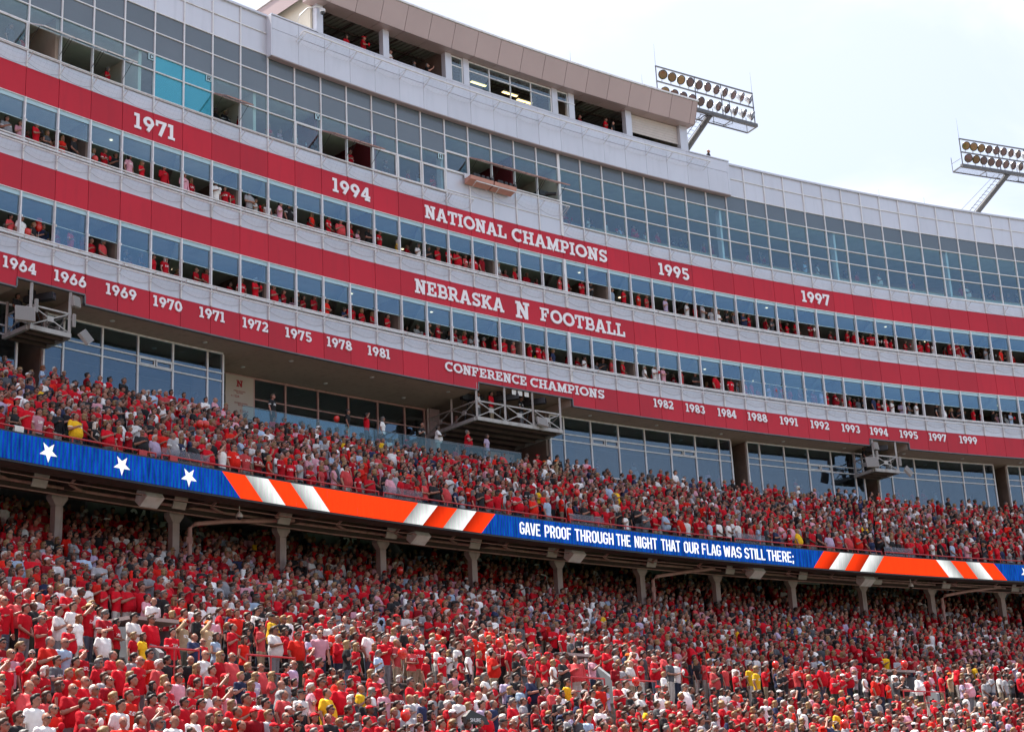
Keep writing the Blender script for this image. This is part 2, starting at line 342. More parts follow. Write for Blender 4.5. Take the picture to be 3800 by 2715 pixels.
    if ch == '4': stem(.50); st([(.46, .93), (.10, .34)], .17); q.extend(rect(.02, .22, .74, .38)); ser(.32, .72, 0); return .76, q
    return .34, q
def led(ch):
    """condensed chamfered capital one unit tall for the video ribbon"""
    w = .135; c = .12; q = []; W = .48; a, b = w / 2, W - w / 2; lo, hi = w / 2, 1 - w / 2
    def st(pts, closed=False): q.extend(strip(pts, w, closed))
    if ch == 'O': st([(a, lo + c), (a + c, lo), (b - c, lo), (b, lo + c), (b, hi - c), (b - c, hi), (a + c, hi), (a, hi - c)], True)
    elif ch == 'U': st([(a, 1), (a, lo + c), (a + c, lo), (b - c, lo), (b, lo + c), (b, 1)])
    elif ch == 'G': st([(b, hi - .2), (b, hi - c), (b - c, hi), (a + c, hi), (a, hi - c), (a, lo + c), (a + c, lo), (b - c, lo), (b, lo + c), (b, .47), (b - .17, .47)])
    elif ch == 'C': st([(b, hi - .22), (b, hi - c), (b - c, hi), (a + c, hi), (a, hi - c), (a, lo + c), (a + c, lo), (b - c, lo), (b, lo + c), (b, lo + .22)])
    elif ch == 'S': st([(b, hi - .18), (b, hi - c), (b - c, hi), (a + c, hi), (a, hi - c), (a, .60), (a + .08, .53), (b - .08, .47), (b, .40), (b, lo + c), (b - c, lo), (a + c, lo), (a, lo + c), (a, lo + .18)])
    elif ch == 'A': st([(a - .03, 0), (W / 2 - .04, 1)]); st([(W / 2 + .04, 1), (b + .03, 0)]); q.extend(rect(.12, .24, .34, .36))
    elif ch == 'V': st([(a - .03, 1), (W / 2 - .03, 0)]); st([(W / 2 + .03, 0), (b + .03, 1)])
    elif ch == 'W': W = .66; st([(.06, 1), (.17, 0)]); st([(.19, 0), (.32, .85)]); st([(.34, .85), (.47, 0)]); st([(.49, 0), (.60, 1)])
    elif ch == 'E': q.extend(rect(0, 0, w, 1)); [q.extend(rect(w * .8, y0, W - .04, y0 + w)) for y0 in (0, 1 - w)]; q.extend(rect(w * .8, .43, W - .1, .57))
    elif ch == 'F': q.extend(rect(0, 0, w, 1)); q.extend(rect(w * .8, 1 - w, W - .04, 1)); q.extend(rect(w * .8, .43, W - .1, .57))
    elif ch == 'P': q.extend(rect(0, 0, w, 1)); st([(.1, hi), (b - c, hi), (b, hi - c), (b, .40 + c), (b - c, .40), (.1, .40)])
    elif ch == 'R': q.extend(rect(0, 0, w, 1)); st([(.1, hi), (b - c, hi), (b, hi - c), (b, .44 + c), (b - c, .44), (.1, .44)]); st([(W - .2, .44), (b, 0)])
    elif ch == 'T': q.extend(rect(0, 1 - w, W, 1)); q.extend(rect(W / 2 - w / 2, 0, W / 2 + w / 2, 1 - w * .8))
    elif ch == 'H': q.extend(rect(0, 0, w, 1)); q.extend(rect(W - w, 0, W, 1)); q.extend(rect(w * .8, .43, W - w * .8, .57))
    elif ch == 'N': q.extend(rect(0, 0, w, 1)); q.extend(rect(W - w, 0, W, 1)); st([(w / 2, .98), (W - w / 2, .02)])
    elif ch == 'I': W = w; q.extend(rect(0, 0, w, 1))
    elif ch == 'L': W = .42; q.extend(rect(0, 0, w, 1)); q.extend(rect(w * .8, 0, W, w))
    elif ch == ';': W = w; q.extend(rect(0, .50, w, .66)); st([(w / 2, .18), (w / 2 - .04, -.10)])
    return W, q
def glyphs(text, font, k0, k1, z0, z1, gap=0.10):
    """(character, quads in (k, z)) of a text fitted between k0 and k1"""
    adv = []; x = 0
    for ch in text:
        w, q = font(ch) if ch != ' ' else (.42, []); adv.append((ch, x, w, q)); x += w + gap
    x -= gap; sc = (k1 - k0) / x; h = z1 - z0; out = []
    for ch, ox, w, q in adv:
        if q: out.append((ch, [[(k0 + (ox + p.x) * sc, z0 + p.y * h) for p in quad] for quad in q]))
    return out
def glyph_mesh(quads, d, th, lift=0.0015):
    m = MB()
    for n, quad in enumerate(quads):
        dd = d + th + n * lift; a = sum(quad[i][0] * quad[(i + 1) % 4][1] - quad[(i + 1) % 4][0] * quad[i][1] for i in range(4))
        if a < 0: quad = quad[::-1]
        m.hexa([P(k, d, z) for k, z in quad] + [P(k, dd, z) for k, z in quad])
    return m

# ------------------------------------------------------------------ ground and the body of the building
g = MB(); g.add([(-900, -900, 0), (900, -900, 0), (900, 900, 0), (-900, 900, 0)], [(0, 1, 2, 3)]); g.obj('ground', M['concrete'], kind='structure')
g = MB(); g.seg(-16, 49, 34.2, 90, -CAMZ + .004, -CAMZ + .012); g.obj('playing_field', M['fieldg'], kind='structure')

o = MB(); cx_, cy_ = 12.0, -62.0
o.hexa([(cx_ - 130, cy_, 0), (cx_ + 130, cy_ - 40, 0), (cx_ + 120, cy_ - 82, 0), (cx_ - 140, cy_ - 42, 0), (cx_ - 130, cy_ - .5, 1.5), (cx_ + 130, cy_ - 40.5, 1.5), (cx_ + 120, cy_ - 82, 42), (cx_ - 140, cy_ - 42, 42)])
o = o.obj('opposite_stand', mat('distant_crowd_red', (0.20, 0.055, 0.05), 0.9, var=.5, scale=1.4)); o['label'] = 'sloping stand across the field behind the photographer, mostly red with spectators'; o['category'] = 'grandstand'
ZR = dict(t1=32.45, b1=31.07, s1=29.06, t2=28.19, b2=26.80, s2=24.82, t3=23.90, b3=22.61)
KA, KB = -5, 46
bld = thing('stadium_building', 'tall curved stadium building with three red bands, rows of open windows and grey glass above', 'building', loc=P(20, -6, -CAMZ), rotz=head(20))
NB = range(KA, KB)

# solid core behind the rooms, left extension outside the frame, roof
m = MB(); m.seg(-24, KB + 8, -18, -7.2, -CAMZ, 39.3); m.obj('core_wall', M['soffit'], bld)
m = MB(); m.seg(-24, KA, -7.3, -0.02, 22.7, 39.6); m.obj('side_wing', M['white'], bld)
m = MB(); m.seg(KB, KB + 8, -7.3, -0.02, 22.7, 39.6); m.obj('side_wing', M['white'], bld)
m = MB(); m.seg(KA + .01, KB - .01, -7.3, -0.12, 38.9, 39.25); m.obj('roof', M['steel'], bld)

# red band panels
def shared(name, w, z0, z1, t, mats): # centred box one bay wide
    m = MB(); m.box(-w / 2, w / 2, 0, t, z0, z1); return m.mesh(name, mats)
def place(name, me, i, d, z=0.0, t=0.5, **kw):
    j = .0045 if 'pane' in name or 'spandrel' in name else (.0015 if 'panel' in name else 0)
    o = link(name, me, bld, P(i + t, d, z), (rnd.uniform(-j, j), 0, bay(i) + rnd.uniform(-j, j)), **kw); return o
# (in a piece's own frame x runs along the bay and +y points into the building)
for lo, hi, nm in (('b1', 't1', 'a'), ('b2', 't2', 'b')):
    me = shared('red_panel', B - .022, 0, ZR[hi] - ZR[lo], .05, M['red'])
    for i in NB: place('red_panel', me, i, 0.0, ZR[lo])
me3 = shared('red_panel', B - .022, 0, ZR['t3'] - ZR['b3'], .05, M['red'])
me3s = shared('red_panel', B - .022, 0, ZR['t3'] - 23.03, .05, M['red'])
notch = {0, 1, 16, 17, 18, 19, 34, 35}
for i in NB:
    if i in notch: place('red_panel', me3s, i, 0.0, 23.03)
    else: place('red_panel', me3, i, 0.0, ZR['b3'])
m = MB()
for lo, hi in (('b1', 't1'), ('b2', 't2')): m.seg(KA, KB, -.12, -.065, ZR[lo] + .01, ZR[hi] - .01)
m.seg(KA, KB, -.12, -.065, 23.04, ZR['t3'] - .01)
m.obj('band_backing', M['joint'], bld)
# edge trims of the bands
for z in (ZR['b1'], ZR['b2']):
    m = MB(); m.seg(KA, KB, -.05, .022, z - .035, z - .003); m.obj('band_trim', M['frame'], bld)
for a, b_ in ((KA, 0), (2, 16), (20, 34), (36, KB)):
    m = MB(); m.prism(a, b_, [(-.14, 22.54), (.03, 22.54), (.03, 22.605), (-.14, 22.605)]); m.obj('band_trim', M['steel'], bld)
for a, b_ in ((0, 2), (16, 20), (34, 36)):
    m = MB(); m.prism(a, b_, [(-.14, 22.96), (.03, 22.96), (.03, 23.025), (-.14, 23.025)]); m.obj('band_trim', M['steel'], bld)
for k in (0, 2, 16, 20, 34, 36):
    m = MB(); m.seg(k - .02, k + .02, -.14, .03, 22.61, 22.95); m.obj('band_trim', M['steel'], bld)

# sill bands between windows and red bands
for lo, hi in (('t1', None), ('t2', 's1'), ('t3', 's2')):
    z0 = ZR[lo] + .012; z1 = 33.26 if hi is None else ZR[hi]
    hgt = z1 - z0 - .10
    me = shared('sill_panel', B - .07, 0, hgt, .05, M['white'])
    for i in NB:
        if hi is None and 15 <= i < 20: continue
        place('sill_panel', me, i, -0.012, z0)
    if hi: m = MB(); m.seg(KA, KB, -.06, .11, z1 - .085, z1 - .0); m.obj('window_sill', M['frame'], bld)
    else:
        for a, b_ in ((KA, 15), (20, KB)):
            m = MB(); m.seg(a, b_, -.06, .06, z1 - .07, z1); m.obj('window_sill', M['frame'], bld)
    m = MB(); m.seg(KA, KB, -.11, -.065, z0, z1 - .1); m.obj('sill_backing', M['joint'], bld)
m1 = shared('sill_panel', B - .07, 0, 33.40 - 32.475, .05, M['white']); m2 = shared('sill_panel', B - .07, 0, 34.50 - 33.43, .05, M['white'])
for i in range(15, 20): place('sill_panel', m1, i, -.012, 32.465); place('sill_panel', m2, i, -.012, 33.42)
m = MB(); m.seg(15, 20, -.11, -.065, 32.46, 34.5); m.obj('sill_backing', M['joint'], bld)
m = MB(); m.seg(15, 20, -.06, .03, 33.385, 33.425); m.obj('band_trim', M['frame'], bld)
m = MB(); m.seg(15, 20, -.06, .07, 34.50, 34.56); m.obj('window_sill', M['frame'], bld)

# mullions
def mull(k, z0, z1, w=.062, d1=.07):
    t = k - floor(k); key = (round(z0, 2), round(z1, 2), w, d1)
    if key not in MUL: mm = MB(); mm.box(-w / 2, w / 2, -d1, .10, 0, z1 - z0); MUL[key] = mm.mesh('mullion', M['frame'])
    link('mullion', MUL[key], bld, P(k, 0, z0), (0, 0, head(k)))
MUL = {}
for k in range(KA, KB + 1):
    thick = .17 if k == 20 else .062
    mull(k, 32.46, 39.66 if (k < 8 or k > 28) else 37.55, thick, .05)
    mull(k, 28.20, 31.05, thick); mull(k, 23.91, 26.78, thick)

# horizontal transoms of the upper curtain wall
def transom(a, b_, z, h=.05, d=.042):
    m = MB(); m.seg(a, b_, -.06, d, z - h / 2, z + h / 2); m.obj('transom', M['frame'], bld)
for z in (35.40, 36.55, 37.60, 38.77):
    if z > 37.7: [transom(a, b_, z) for a, b_ in ((KA, 7.95), (28.15, KB))]
    elif z == 35.40: [transom(a, b_, z) for a, b_ in ((KA, 15), (20, KB))]
    else: transom(KA, KB, z)
transom(KA, 15, 34.55); transom(20, KB, 34.55); transom(15, 20, 35.66)
m = MB(); m.seg(KA, 7.95, -.3, .10, 39.67, 39.78); m.obj('parapet_coping', M['white'], bld)
m = MB(); m.seg(28.15, KB, -.3, .10, 39.67, 39.78); m.obj('parapet_coping', M['white'], bld)

def rows(z0, z1, name, mt, sel, d=-.02, t=.03, inset=.05):
    me = shared(name, B - .06, 0, z1 - z0 - inset, t, mt)
    for i in sel: place(name, me, i, d, z0 + inset / 2)
ends = [i for i in NB if i < 8 or i >= 28]
rows(38.77, 39.67, 'parapet_panel', M['white'], ends, -.015, .05)
rows(37.60, 38.77, 'parapet_panel', M['white'], ends, -.015, .05)
rows(36.55, 37.60, 'spandrel_panel', M['spandrel'], NB)
rows(35.40, 36.55, 'spandrel_panel', M['spandrel'], [i for i in NB if i < 15])
G = M['upglass']
OPEN_U = {0, 1, 2, 6, 10, 11, 16, 17, 18, 19}
rows(35.40, 36.55, 'window_pane', G, [i for i in NB if i >= 20], -.03, .012)
rows(35.66, 36.55, 'window_pane', G, range(15, 20), -.03, .012)
rows(34.55, 35.40, 'window_pane', G, [i for i in NB if (i < 15 or i >= 20) and i not in (4, 5)], -.03, .012)
rows(34.55, 35.40, 'window_pane', M['film'], (4, 5), -.03, .012)
rows(33.26, 34.55, 'window_pane', G, [i for i in NB if (i < 15 or i >= 20) and i not in (4, 5) and i not in OPEN_U], -.03, .012)
rows(33.26, 34.55, 'window_pane', M['film'], (4, 5), -.03, .012)
rows(34.56, 35.66, 'window_pane', G, (15,), -.03, .012)
# framed opening lights
for i in (-1, 9, 12, 13, 14, 15):
    z0, z1 = (33.26, 34.52) if i != 15 else (34.56, 35.63)
    f = MB(); w = B / 2 - .05
    for q in ((-w, -w + .05, z0, z1), (w - .05, w, z0, z1), (-w + .05, w - .05, z0, z0 + .05), (-w + .05, w - .05, z1 - .05, z1)): f.box(q[0], q[1], -.035, .03, q[2] - z0, q[3] - z0)
    place('sash_frame', f.mesh('sash_frame', M['frame']), i, 0, z0 + .01)
# awning lights pushed open
for i in sorted(OPEN_U):
    z1 = 34.52 if i < 15 else 35.63; hh = 1.22 if i < 15 else 1.06
    f = MB(); w = B / 2 - .05
    for q in ((-w, -w + .06, 0, hh), (w - .06, w, 0, hh), (-w + .06, w - .06, 0, .06), (-w + .06, w - .06, hh - .06, hh)): f.box(q[0], q[1], q[2], q[3], -.03, .03)
    fr = link('awning_sash', f.mesh('awning_sash', M['pipe'] if i > 5 else M['frame']), bld, P(i + .5, .05, z1), (radians(-27), 0, bay(i) + pi))
    p_ = MB(); p_.box(-w + .06, w - .06, .06, hh - .06, -.006, .006)
    link('pane', p_.mesh('pane', G), fr, P(i + .5, .05, z1), (radians(-27), 0, bay(i) + pi))
    for s_ in (.04, .96): MB().bar(P(i + s_, .02, z1 - hh * .8), P(i + s_, hh * .62, z1 - hh * .34), .012, n=5).obj('stay_arm', M['black'], bld)

# suite windows
for bz, tz, closed in ((29.06, 31.035, ()), (24.82, 26.765, (1, 3, 28, 29, 30, 31))):
    zs = bz + (tz - bz) * (.50 if bz > 27 else .475)
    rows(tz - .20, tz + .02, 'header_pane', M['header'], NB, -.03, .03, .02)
    sel = [i for i in NB]
    me = shared('sash_pane', B - .075, 0, tz - .22 - zs, .012, M['glass'])
    fr = shared('meeting_rail', B - .075, 0, .028, .03, M['header'])
    for i in sel: place('sash_pane', me, i, -.045, zs); place('meeting_rail', fr, i, -.055, zs - .03)
    lo = shared('sash_pane', B - .075, 0, zs - .04 - bz, .012, M['glass'])
    for i in closed: place('sash_pane', lo, i, -.03, bz)
    lk = MB(); lk.box(-.075, -.035, -.10, -.06, 0, .10); lk.box(.035, .075, -.10, -.06, -.12, -.02); lkm = lk.mesh('window_latch', M['frame'])
    for k in range(KA + 1, KB): link('window_latch', lkm, bld, P(k, 0, zs), (0, 0, head(k)))

# rooms
def room(zf, zc, depth, wall, ceil, parts, back=None, beams=True):
    m = MB(); m.seg(KA, KB, -depth, -.16, zf - .25, zf); m.obj('room_floor', M['roomwall'], bld)
    m = MB(); m.seg(KA, KB, -depth, -.13, zc, zc + .12); m.obj('room_ceiling', ceil, bld)
    m = MB(); m.seg(KA, KB, -depth - .15, -depth, zf, zc); m.obj('room_back_wall', wall, bld)
    for k in parts:
        m = MB(); m.seg(k - .04, k + .04, -depth + .01, -.22, zf + .01, zc - .01); m.obj('partition_wall', wall, bld)
    if beams:
        for k in range(KA + 1, KB, 3):
            m = MB(); m.bar(P(k, -.3, zc - .12), P(k + 1.6, -depth + .4, zc - .12), .13); m.obj('ceiling_beam', M['roomceil'], bld)
room(28.18, 31.09, 5.6, M['roomwall'], M['roomceil'], range(KA + 2, KB, 5))
room(23.80, 26.82, 5.6, M['roomwall'], M['roomceil'], range(KA + 3, KB, 5))
lm = MB(); lm.loft([(0, 0, -.02, .07, .07), (0, 0, 0, .07, .07)], n=10); lme = lm.mesh('downlight', emis('downlight_glow', (1.0, .82, .55), .9))
for zc in (31.07, 26.80):
    for k in range(KA + 2, KB, 3):
        link('downlight', lme, bld, P(k + rnd.uniform(-.4, .4), rnd.uniform(-3.6, -1.0), zc))
# press rooms: left part two rows high, right part three rows high
m = MB(); m.seg(KA, KB, -6.4, -.16, 32.2, 32.44); m.obj('room_floor', M['roomwall'], bld)
m = MB(); m.seg(KA, 15, -6.4, -.10, 35.44, 35.6); m.obj('room_ceiling', M['roomceil'], bld)
m = MB(); m.seg(15, KB, -6.4, -.10, 36.6, 36.75); m.obj('room_ceiling', M['roomceil'], bld)
m = MB(); m.seg(KA, 15, -6.55, -6.4, 32.4, 35.4); m.obj('room_back_wall', M['soffit'], bld)
m = MB(); m.seg(15.05, 20, -6.55, -6.4, 32.4, 36.6); m.obj('room_back_wall', M['darkred'], bld)
m = MB(); m.seg(20.05, KB, -6.55, -6.4, 32.4, 36.6); m.obj('room_back_wall', M['soffit'], bld)
for k, mt in ((-2.5, 'cream'), (.95, 'soffit'), (3.6, 'cream'), (5.98, 'soffit'), (7.6, 'cream'), (9.9, 'darkred'), (12.2, 'darkred'), (14.95, 'frame'), (18, 'darkred'), (20.02, 'cream'), (27.75, 'frame'), (33.5, 'frame'), (39.4, 'frame')):
    zc = 35.42 if k < 15 else 36.58
    m = MB(); m.seg(k - .05, k + .05, -6.3 if mt != 'frame' else -.55, -.18, 32.45, zc); m.obj('partition_wall', M[mt], bld)
# counters
def counter(a, b_, d, zf, h, mt='cream', top='wood', dep=.5):
    c = MB(); c.seg(a, b_, d - .06, d, zf, zf + h - .045); o = c.obj('counter', M[mt], bld)
    c = MB(); c.seg(a, b_, d - dep, d + .05, zf + h - .045, zf + h); c.obj('counter_top', M[top], o)
counter(KA, -2.6, -.45, 33.0, 1.0); counter(-2.4, .9, -.5, 32.45, 1.02); counter(1.05, 3.5, -.5, 32.45, 1.0); counter(6.1, 9.7, -.5, 32.45, 1.05); counter(12.4, 14.8, -.6, 32.45, 1.15)
counter(-2.4, 5.8, -2.4, 32.45, 1.5, 'cream'); counter(10, 12, -2.2, 32.45, 1.3, 'darkred')
for d, zf, h in ((-.55, 32.45, 1.25), (-1.9, 32.9, 1.32), (-3.3, 33.4, 1.35)):
    for a, b_ in ((21.6, 27.6), (27.9, 33.3), (33.7, 39.2), (39.6, KB - .1)): counter(a, b_, d, zf, h)
c = MB(); c.seg(20.2, 22, -1.0, -.97, 32.5, 33.95); c.obj('glass_guard', M['railglass'], bld)
for zf, dd in ((28.18, 0), (23.80, 1)):
    for i in range(KA, KB):
        r_ = rnd.random()
        if r_ < .72: counter(i + .04, i + .96, -1.35, zf, 1.18 + .12 * (r_ < .3), 'darkred' if (zf > 27 and 12 <= i <= 15) else 'cream', 'black', .35)
        elif r_ < .85: counter(i + .04, i + .5, -1.35, zf, 1.3, 'cream', 'black', .35)
        if rnd.random() < .45: counter(i + .04, i + .96, -2.7, zf + .3, 1.1, 'cream', 'black', .35)

# pipe ledge with brackets and sagging net below each window row
def ledge(a, b_, d, z, zn, doub=True, name='ledge_pipe', d0=0.0, r=.033):
    m = MB(); m.rail(a, b_, d, z, r); m.obj(name, M['frame'], bld)
    if doub: m = MB(); m.rail(a, b_, d - .03, z - .25, r); m.obj(name, M['frame'], bld)
    n = MB(); net = MB(); kk = cuts(a, b_)
    for k in kk:
        n.bar(P(k, d0, z - .32), P(k, d, z), .016); n.bar(P(k, d0, z - .02), P(k, d, z), .010)
    n.obj('ledge_bracket', M['frame'], bld, kind='stuff')
    for i in range(len(kk) - 1):
        A = kk[i]; Z = kk[i + 1]; L_ = 7
        for row, (dd, dz) in enumerate(((d - .02, 0), (d * .72, -.10), (d * .45, -.2), (d * .2, -.3))):
            sag = .05 + .05 * row
            pts = [P(A + (Z - A) * t / L_, dd, zn + dz - sag * 4 * (t / L_) * (1 - t / L_)) for t in range(L_ + 1)]
            net.path(pts, .002 if row < 3 else .008, n=3, caps=False)
        for t in range(0, L_ + 1):
            f_ = t / L_; s4 = 4 * f_ * (1 - f_)
            net.path([P(A + (Z - A) * f_, d - .02, zn - .05 * s4), P(A + (Z - A) * f_, d * .45, zn - .2 - .15 * s4), P(A + (Z - A) * f_, d * .2, zn - .3 - .2 * s4)], .0013, n=3, caps=False)
    net.obj('safety_net', M['netting'], bld, kind='stuff')
ledge(KA, 14.9, .5, 32.98, 32.93, False); ledge(20.1, KB, .5, 32.98, 32.93, False); ledge(14.9, 15.9, .5, 32.98, 32.93, False)
ledge(16, 20.1, .6, 34.05, 33.98, False)
ledge(KA, KB, .5, 28.92, 28.86); ledge(KA, KB, .5, 24.68, 24.62)

# upper fascia box with its ledge
fz0, fzj, fz1 = 37.46, 38.93, 39.66
for z0, z1 in ((fz0, fzj), (fzj, fz1)):
    me = shared('fascia_panel', B - .018, 0, z1 - z0 - .02, .05, M['white'])
    for i in range(8, 28): place('fascia_panel', me, i, .40, z0 + .01)
m = MB(); m.seg(8, 28.1, .05, .33, fz0 + .015, fz1 - .01); m.obj('fascia_backing', M['joint'], bld)
m = MB(); m.seg(8, 28.1, .04, .37, fz0 - .03, fz0 + .012); m.obj('fascia_underside', M['canopy'], bld)
for a, b_ in ((7.96, 8.0), (28.0, 28.1)):
    m = MB(); m.seg(a, b_, .0, .40, fz0, fz1 + .01); m.obj('fascia_return', M['white'], bld)
for a, b_ in ((7.96, 9.75), (26.12, 28.1)):
    m = MB(); m.seg(a, b_, -.3, .44, fz1 + .012, fz1 + .08); m.obj('parapet_coping', M['white'], bld)
ledge(8.9, 26.8, 1.05, 39.02, 38.9, False, d0=.40, r=.04)

# soffit under the lowest red band
for a, b_, zz_ in ((KA, 0, 22.60), (2, 16, 22.60), (20, 34, 22.60), (36, KB, 22.60), (0, 2, 23.02), (16, 20, 23.02), (34, 36, 23.02)):
    i = a
    while i < b_:
        j = min(i + 3, b_); m = MB(); m.seg(i + .006, j - .006, -7.2, -.15, zz_, zz_ + .15); m.obj('soffit_panel', M['soffit'], bld); i = j
for k in (0, 2, 16, 20, 34, 36):
    m = MB(); m.seg(k - .03, k + .03, -7.2, -.16, 22.62, 23.1); m.obj('soffit_step', M['signp'], bld)
lm = MB(); lm.loft([(0, 0, -.03, .1, .1), (0, 0, 0, .12, .12)], n=12); lme = lm.mesh('recessed_light', M['whiteplas'])
for k in range(3, 45, 3): link('recessed_light', lme, bld, P(k + .3, -1.1, 22.59)); link('recessed_light', lme, bld, P(k - .5, -3.2, 22.59))

# ---- club level glazing under the band
CF = 19.0
def bay_glass(a, b_, d, zb, ks, open_panes=()):
    """one glazed club bay: frames, mullions, panes"""
    root = link('club_window', MB().seg(a, b_, d - .06, d + .06, 22.52, 22.60).mesh('club_window', M['frame']), bld)
    zl = [21.60, 21.22, zb]
    for z in zl: MB().seg(a, b_, d - .05, d + .05, z - .03, z + .03).obj('frame_rail', M['frame'], root)
    ks = [a] + ks + [b_]
    for k in ks: MB().seg(k - .025, k + .025, d - .07, d + .065, zb + .03, 22.51).obj('frame_post', M['frame'], root)
    for j in range(len(ks) - 1):
        for z1, z0 in ((22.52, 21.63), (21.57, 21.25), (21.19, zb + .03)):
            MB().seg(ks[j] + .03, ks[j + 1] - .03, d - .006, d + .006, z0, z1).obj('pane', M['clubglass'], root)
        if j in open_panes:
            kc = (ks[j] + ks[j + 1]) / 2; f = MB()
            for q0, q1 in ((ks[j] + .04, kc - .02), (kc + .02, ks[j + 1] - .04)):
                f.seg(q0, q0 + .03, d + .02, d + .07, 21.26, 21.56); f.seg(q1 - .03, q1, d + .02, d + .07, 21.26, 21.56); f.seg(q0 + .03, q1 - .03, d + .02, d + .07, 21.26, 21.31); f.seg(q0 + .03, q1 - .03, d + .02, d + .07, 21.51, 21.56)
            f.obj('vent_frame', M['frame'], root)
SB = 19.42
bay_glass(KA + .1, .83, -2, SB, [-3.8, -2.7, -1.5, -.35]); bay_glass(1.61, 7.29, -2, SB, [2.18, 3.36, 4.48, 5.61, 6.76], (3,))
bay_glass(19.95, 28.19, -2, SB, [20.55, 21.74, 22.97, 24.16, 25.34, 26.5, 27.62], (2, 5)); bay_glass(28.97, 34.62, -2, SB, [29.56, 30.75, 31.93, 33.05, 34.2], (3,))
bay_glass(35.37, 41.33, -2, SB, [36.05, 37.25, 38.5, 39.7, 40.85], ()); bay_glass(42.05, KB - .1, -2, SB, [42.7, 43.9, 45.1])
for a, b_ in ((KA, .83), (1.61, 7.29), (19.95, 28.19), (28.97, 34.62), (35.37, 41.33), (42.05, KB)):
    MB().seg(a + .01, b_ - .01, -2.1, -1.95, 17.3, SB - .035).obj('base_panel', M['greywall'], bld)
# recess with its darker glass
root = link('club_window', MB().seg(7.35, 15.9, -4.46, -4.34, 22.5, 22.59).mesh('club_window', M['pipe']), bld)
kk = [7.4, 8.3, 9.38, 10.52, 11.72, 12.87, 14.0, 15.06, 15.85]
for k in kk: MB().seg(k - .025, k + .025, -4.47, -4.33, 18.4, 22.49).obj('frame_post', M['pipe'], root)
for z in (21.5, 20.35): MB().seg(7.45, 15.82, -4.45, -4.35, z - .03, z + .03).obj('frame_rail', M['pipe'], root)
for j in range(len(kk) - 1):
    if j == 1: continue
    for z1, z0 in ((22.48, 21.54), (21.46, 20.39), (20.31, 18.4)): MB().seg(kk[j] + .03, kk[j + 1] - .03, -4.406, -4.394, z0, z1).obj('pane', M['clubglass'], root)
MB().seg(7.24, 7.34, -4.4, -2.07, 18.4, 22.55).obj('recess_side_wall', M['soffit'], bld)
MB().seg(15.95, 16.35, -4.6, -4.1, 18.4, 22.58).obj('recess_pier', M['column'], bld)
MB().seg(16.4, 19.9, -6.5, -6.3, 18.4, 22.58).obj('recess_back_wall', M['roomwall'], bld)
for k in (17.2, 18.3, 19.3): MB().seg(k - .03, k + .03, -4.5, -4.38, 18.4, 22.5).obj('frame_post', M['pipe'], root)
for z in (20.9, 19.9): MB().seg(16.4, 19.9, -4.46, -4.4, z - .03, z + .03).obj('frame_rail', M['pipe'], root)
MB().seg(19.8, 19.9, -6.2, -2.07, 18.4, 22.55).obj('recess_side_wall', M['roomwall'], bld)
MB().seg(KA, KB, -7.15, -.4, 18.2, 18.36).obj('club_floor', M['concrete'], bld)
for a, b_ in ((KA, .8), (1.65, 7.2), (20, 28.15), (29, 34.6), (35.4, 41.3), (42.1, KB)):
    MB().seg(a, b_, -6.9, -2.2, 18.38, CF).obj('club_floor', M['concrete'], bld)
MB().seg(KA, KB, -7.19, -7.16, 18.37, 22.55).obj('club_back_wall', M['roomwall'], bld)
for k in (.85, 1.58, 28.22, 28.94, 34.66, 35.33, 41.36, 42.02): MB().seg(k - .03, k + .03, -6.9, -2.08, 18.4, 22.55).obj('vestibule_wall', M['roomwall'], bld)

# ---- words and years on the bands
def words_on(text, k0, k1, z0, z1, what, gap=.08, d=.004, th=.035):
    for ch, quads in glyphs(text, slab, k0, k1, z0, z1, gap):
        nm = 'numeral' if ch.isdigit() else 'letter'
        glyph_mesh(quads, d, th).obj(nm, M['letter'], bld, label='white slab-serif %s %s of %s' % (nm, ch, what))
for yr, a, b_ in (('1971', 3.36, 4.73), ('1994', 10.39, 11.87), ('1995', 24.37, 25.82), ('1997', 31.35, 32.77)):
    words_on(yr, a, b_, 31.42, 32.15, 'the year %s on the top band' % yr)
words_on('NATIONAL', 14.06, 17.49, 31.42, 32.15, 'the word NATIONAL'); words_on('CHAMPIONS', 17.72, 21.97, 31.42, 32.17, 'the word CHAMPIONS on the top band')
words_on('NEBRASKA', 13.55, 17.22, 27.13, 27.89, 'the first word on the middle band'); words_on('FOOTBALL', 18.78, 22.56, 27.13, 27.89, 'the word FOOTBALL')
words_on('CONFERENCE', 14.65, 18.03, 23.26, 23.76, 'the word CONFERENCE'); words_on('CHAMPIONS', 18.18, 21.40, 23.26, 23.76, 'the word CHAMPIONS on the lowest band')
q = glyphs('N', slab, 17.72, 18.31, 27.02, 27.96)[0][1]; glyph_mesh(q, .004, .03).obj('letter', M['letter'], bld, label='white outlined block letter N between the two words')
for yr, a, b_ in (('1963', -1.9, -.93), ('1964', -.43, .53), ('1966', 1.05, 2.01), ('1969', 2.61, 3.56), ('1970', 4.10, 5.03), ('1971', 5.61, 6.47), ('1972', 7.08, 7.97), ('1975', 8.58, 9.53), ('1978', 10.09, 11.01), ('1981', 11.62, 12.48),
                  ('1982', 23.64, 24.54), ('1983', 25.12, 26.0), ('1984', 26.62, 27.5), ('1988', 28.05, 28.97), ('1991', 29.61, 30.48), ('1992', 31.11, 32.01), ('1993', 32.65, 33.54), ('1994', 34.07, 34.97), ('1995', 35.57, 36.48), ('1997', 37.06, 37.95), ('1999', 38.63, 39.53)):
    words_on(yr, a, b_, 23.27, 23.76, 'the year %s on the lowest band' % yr)

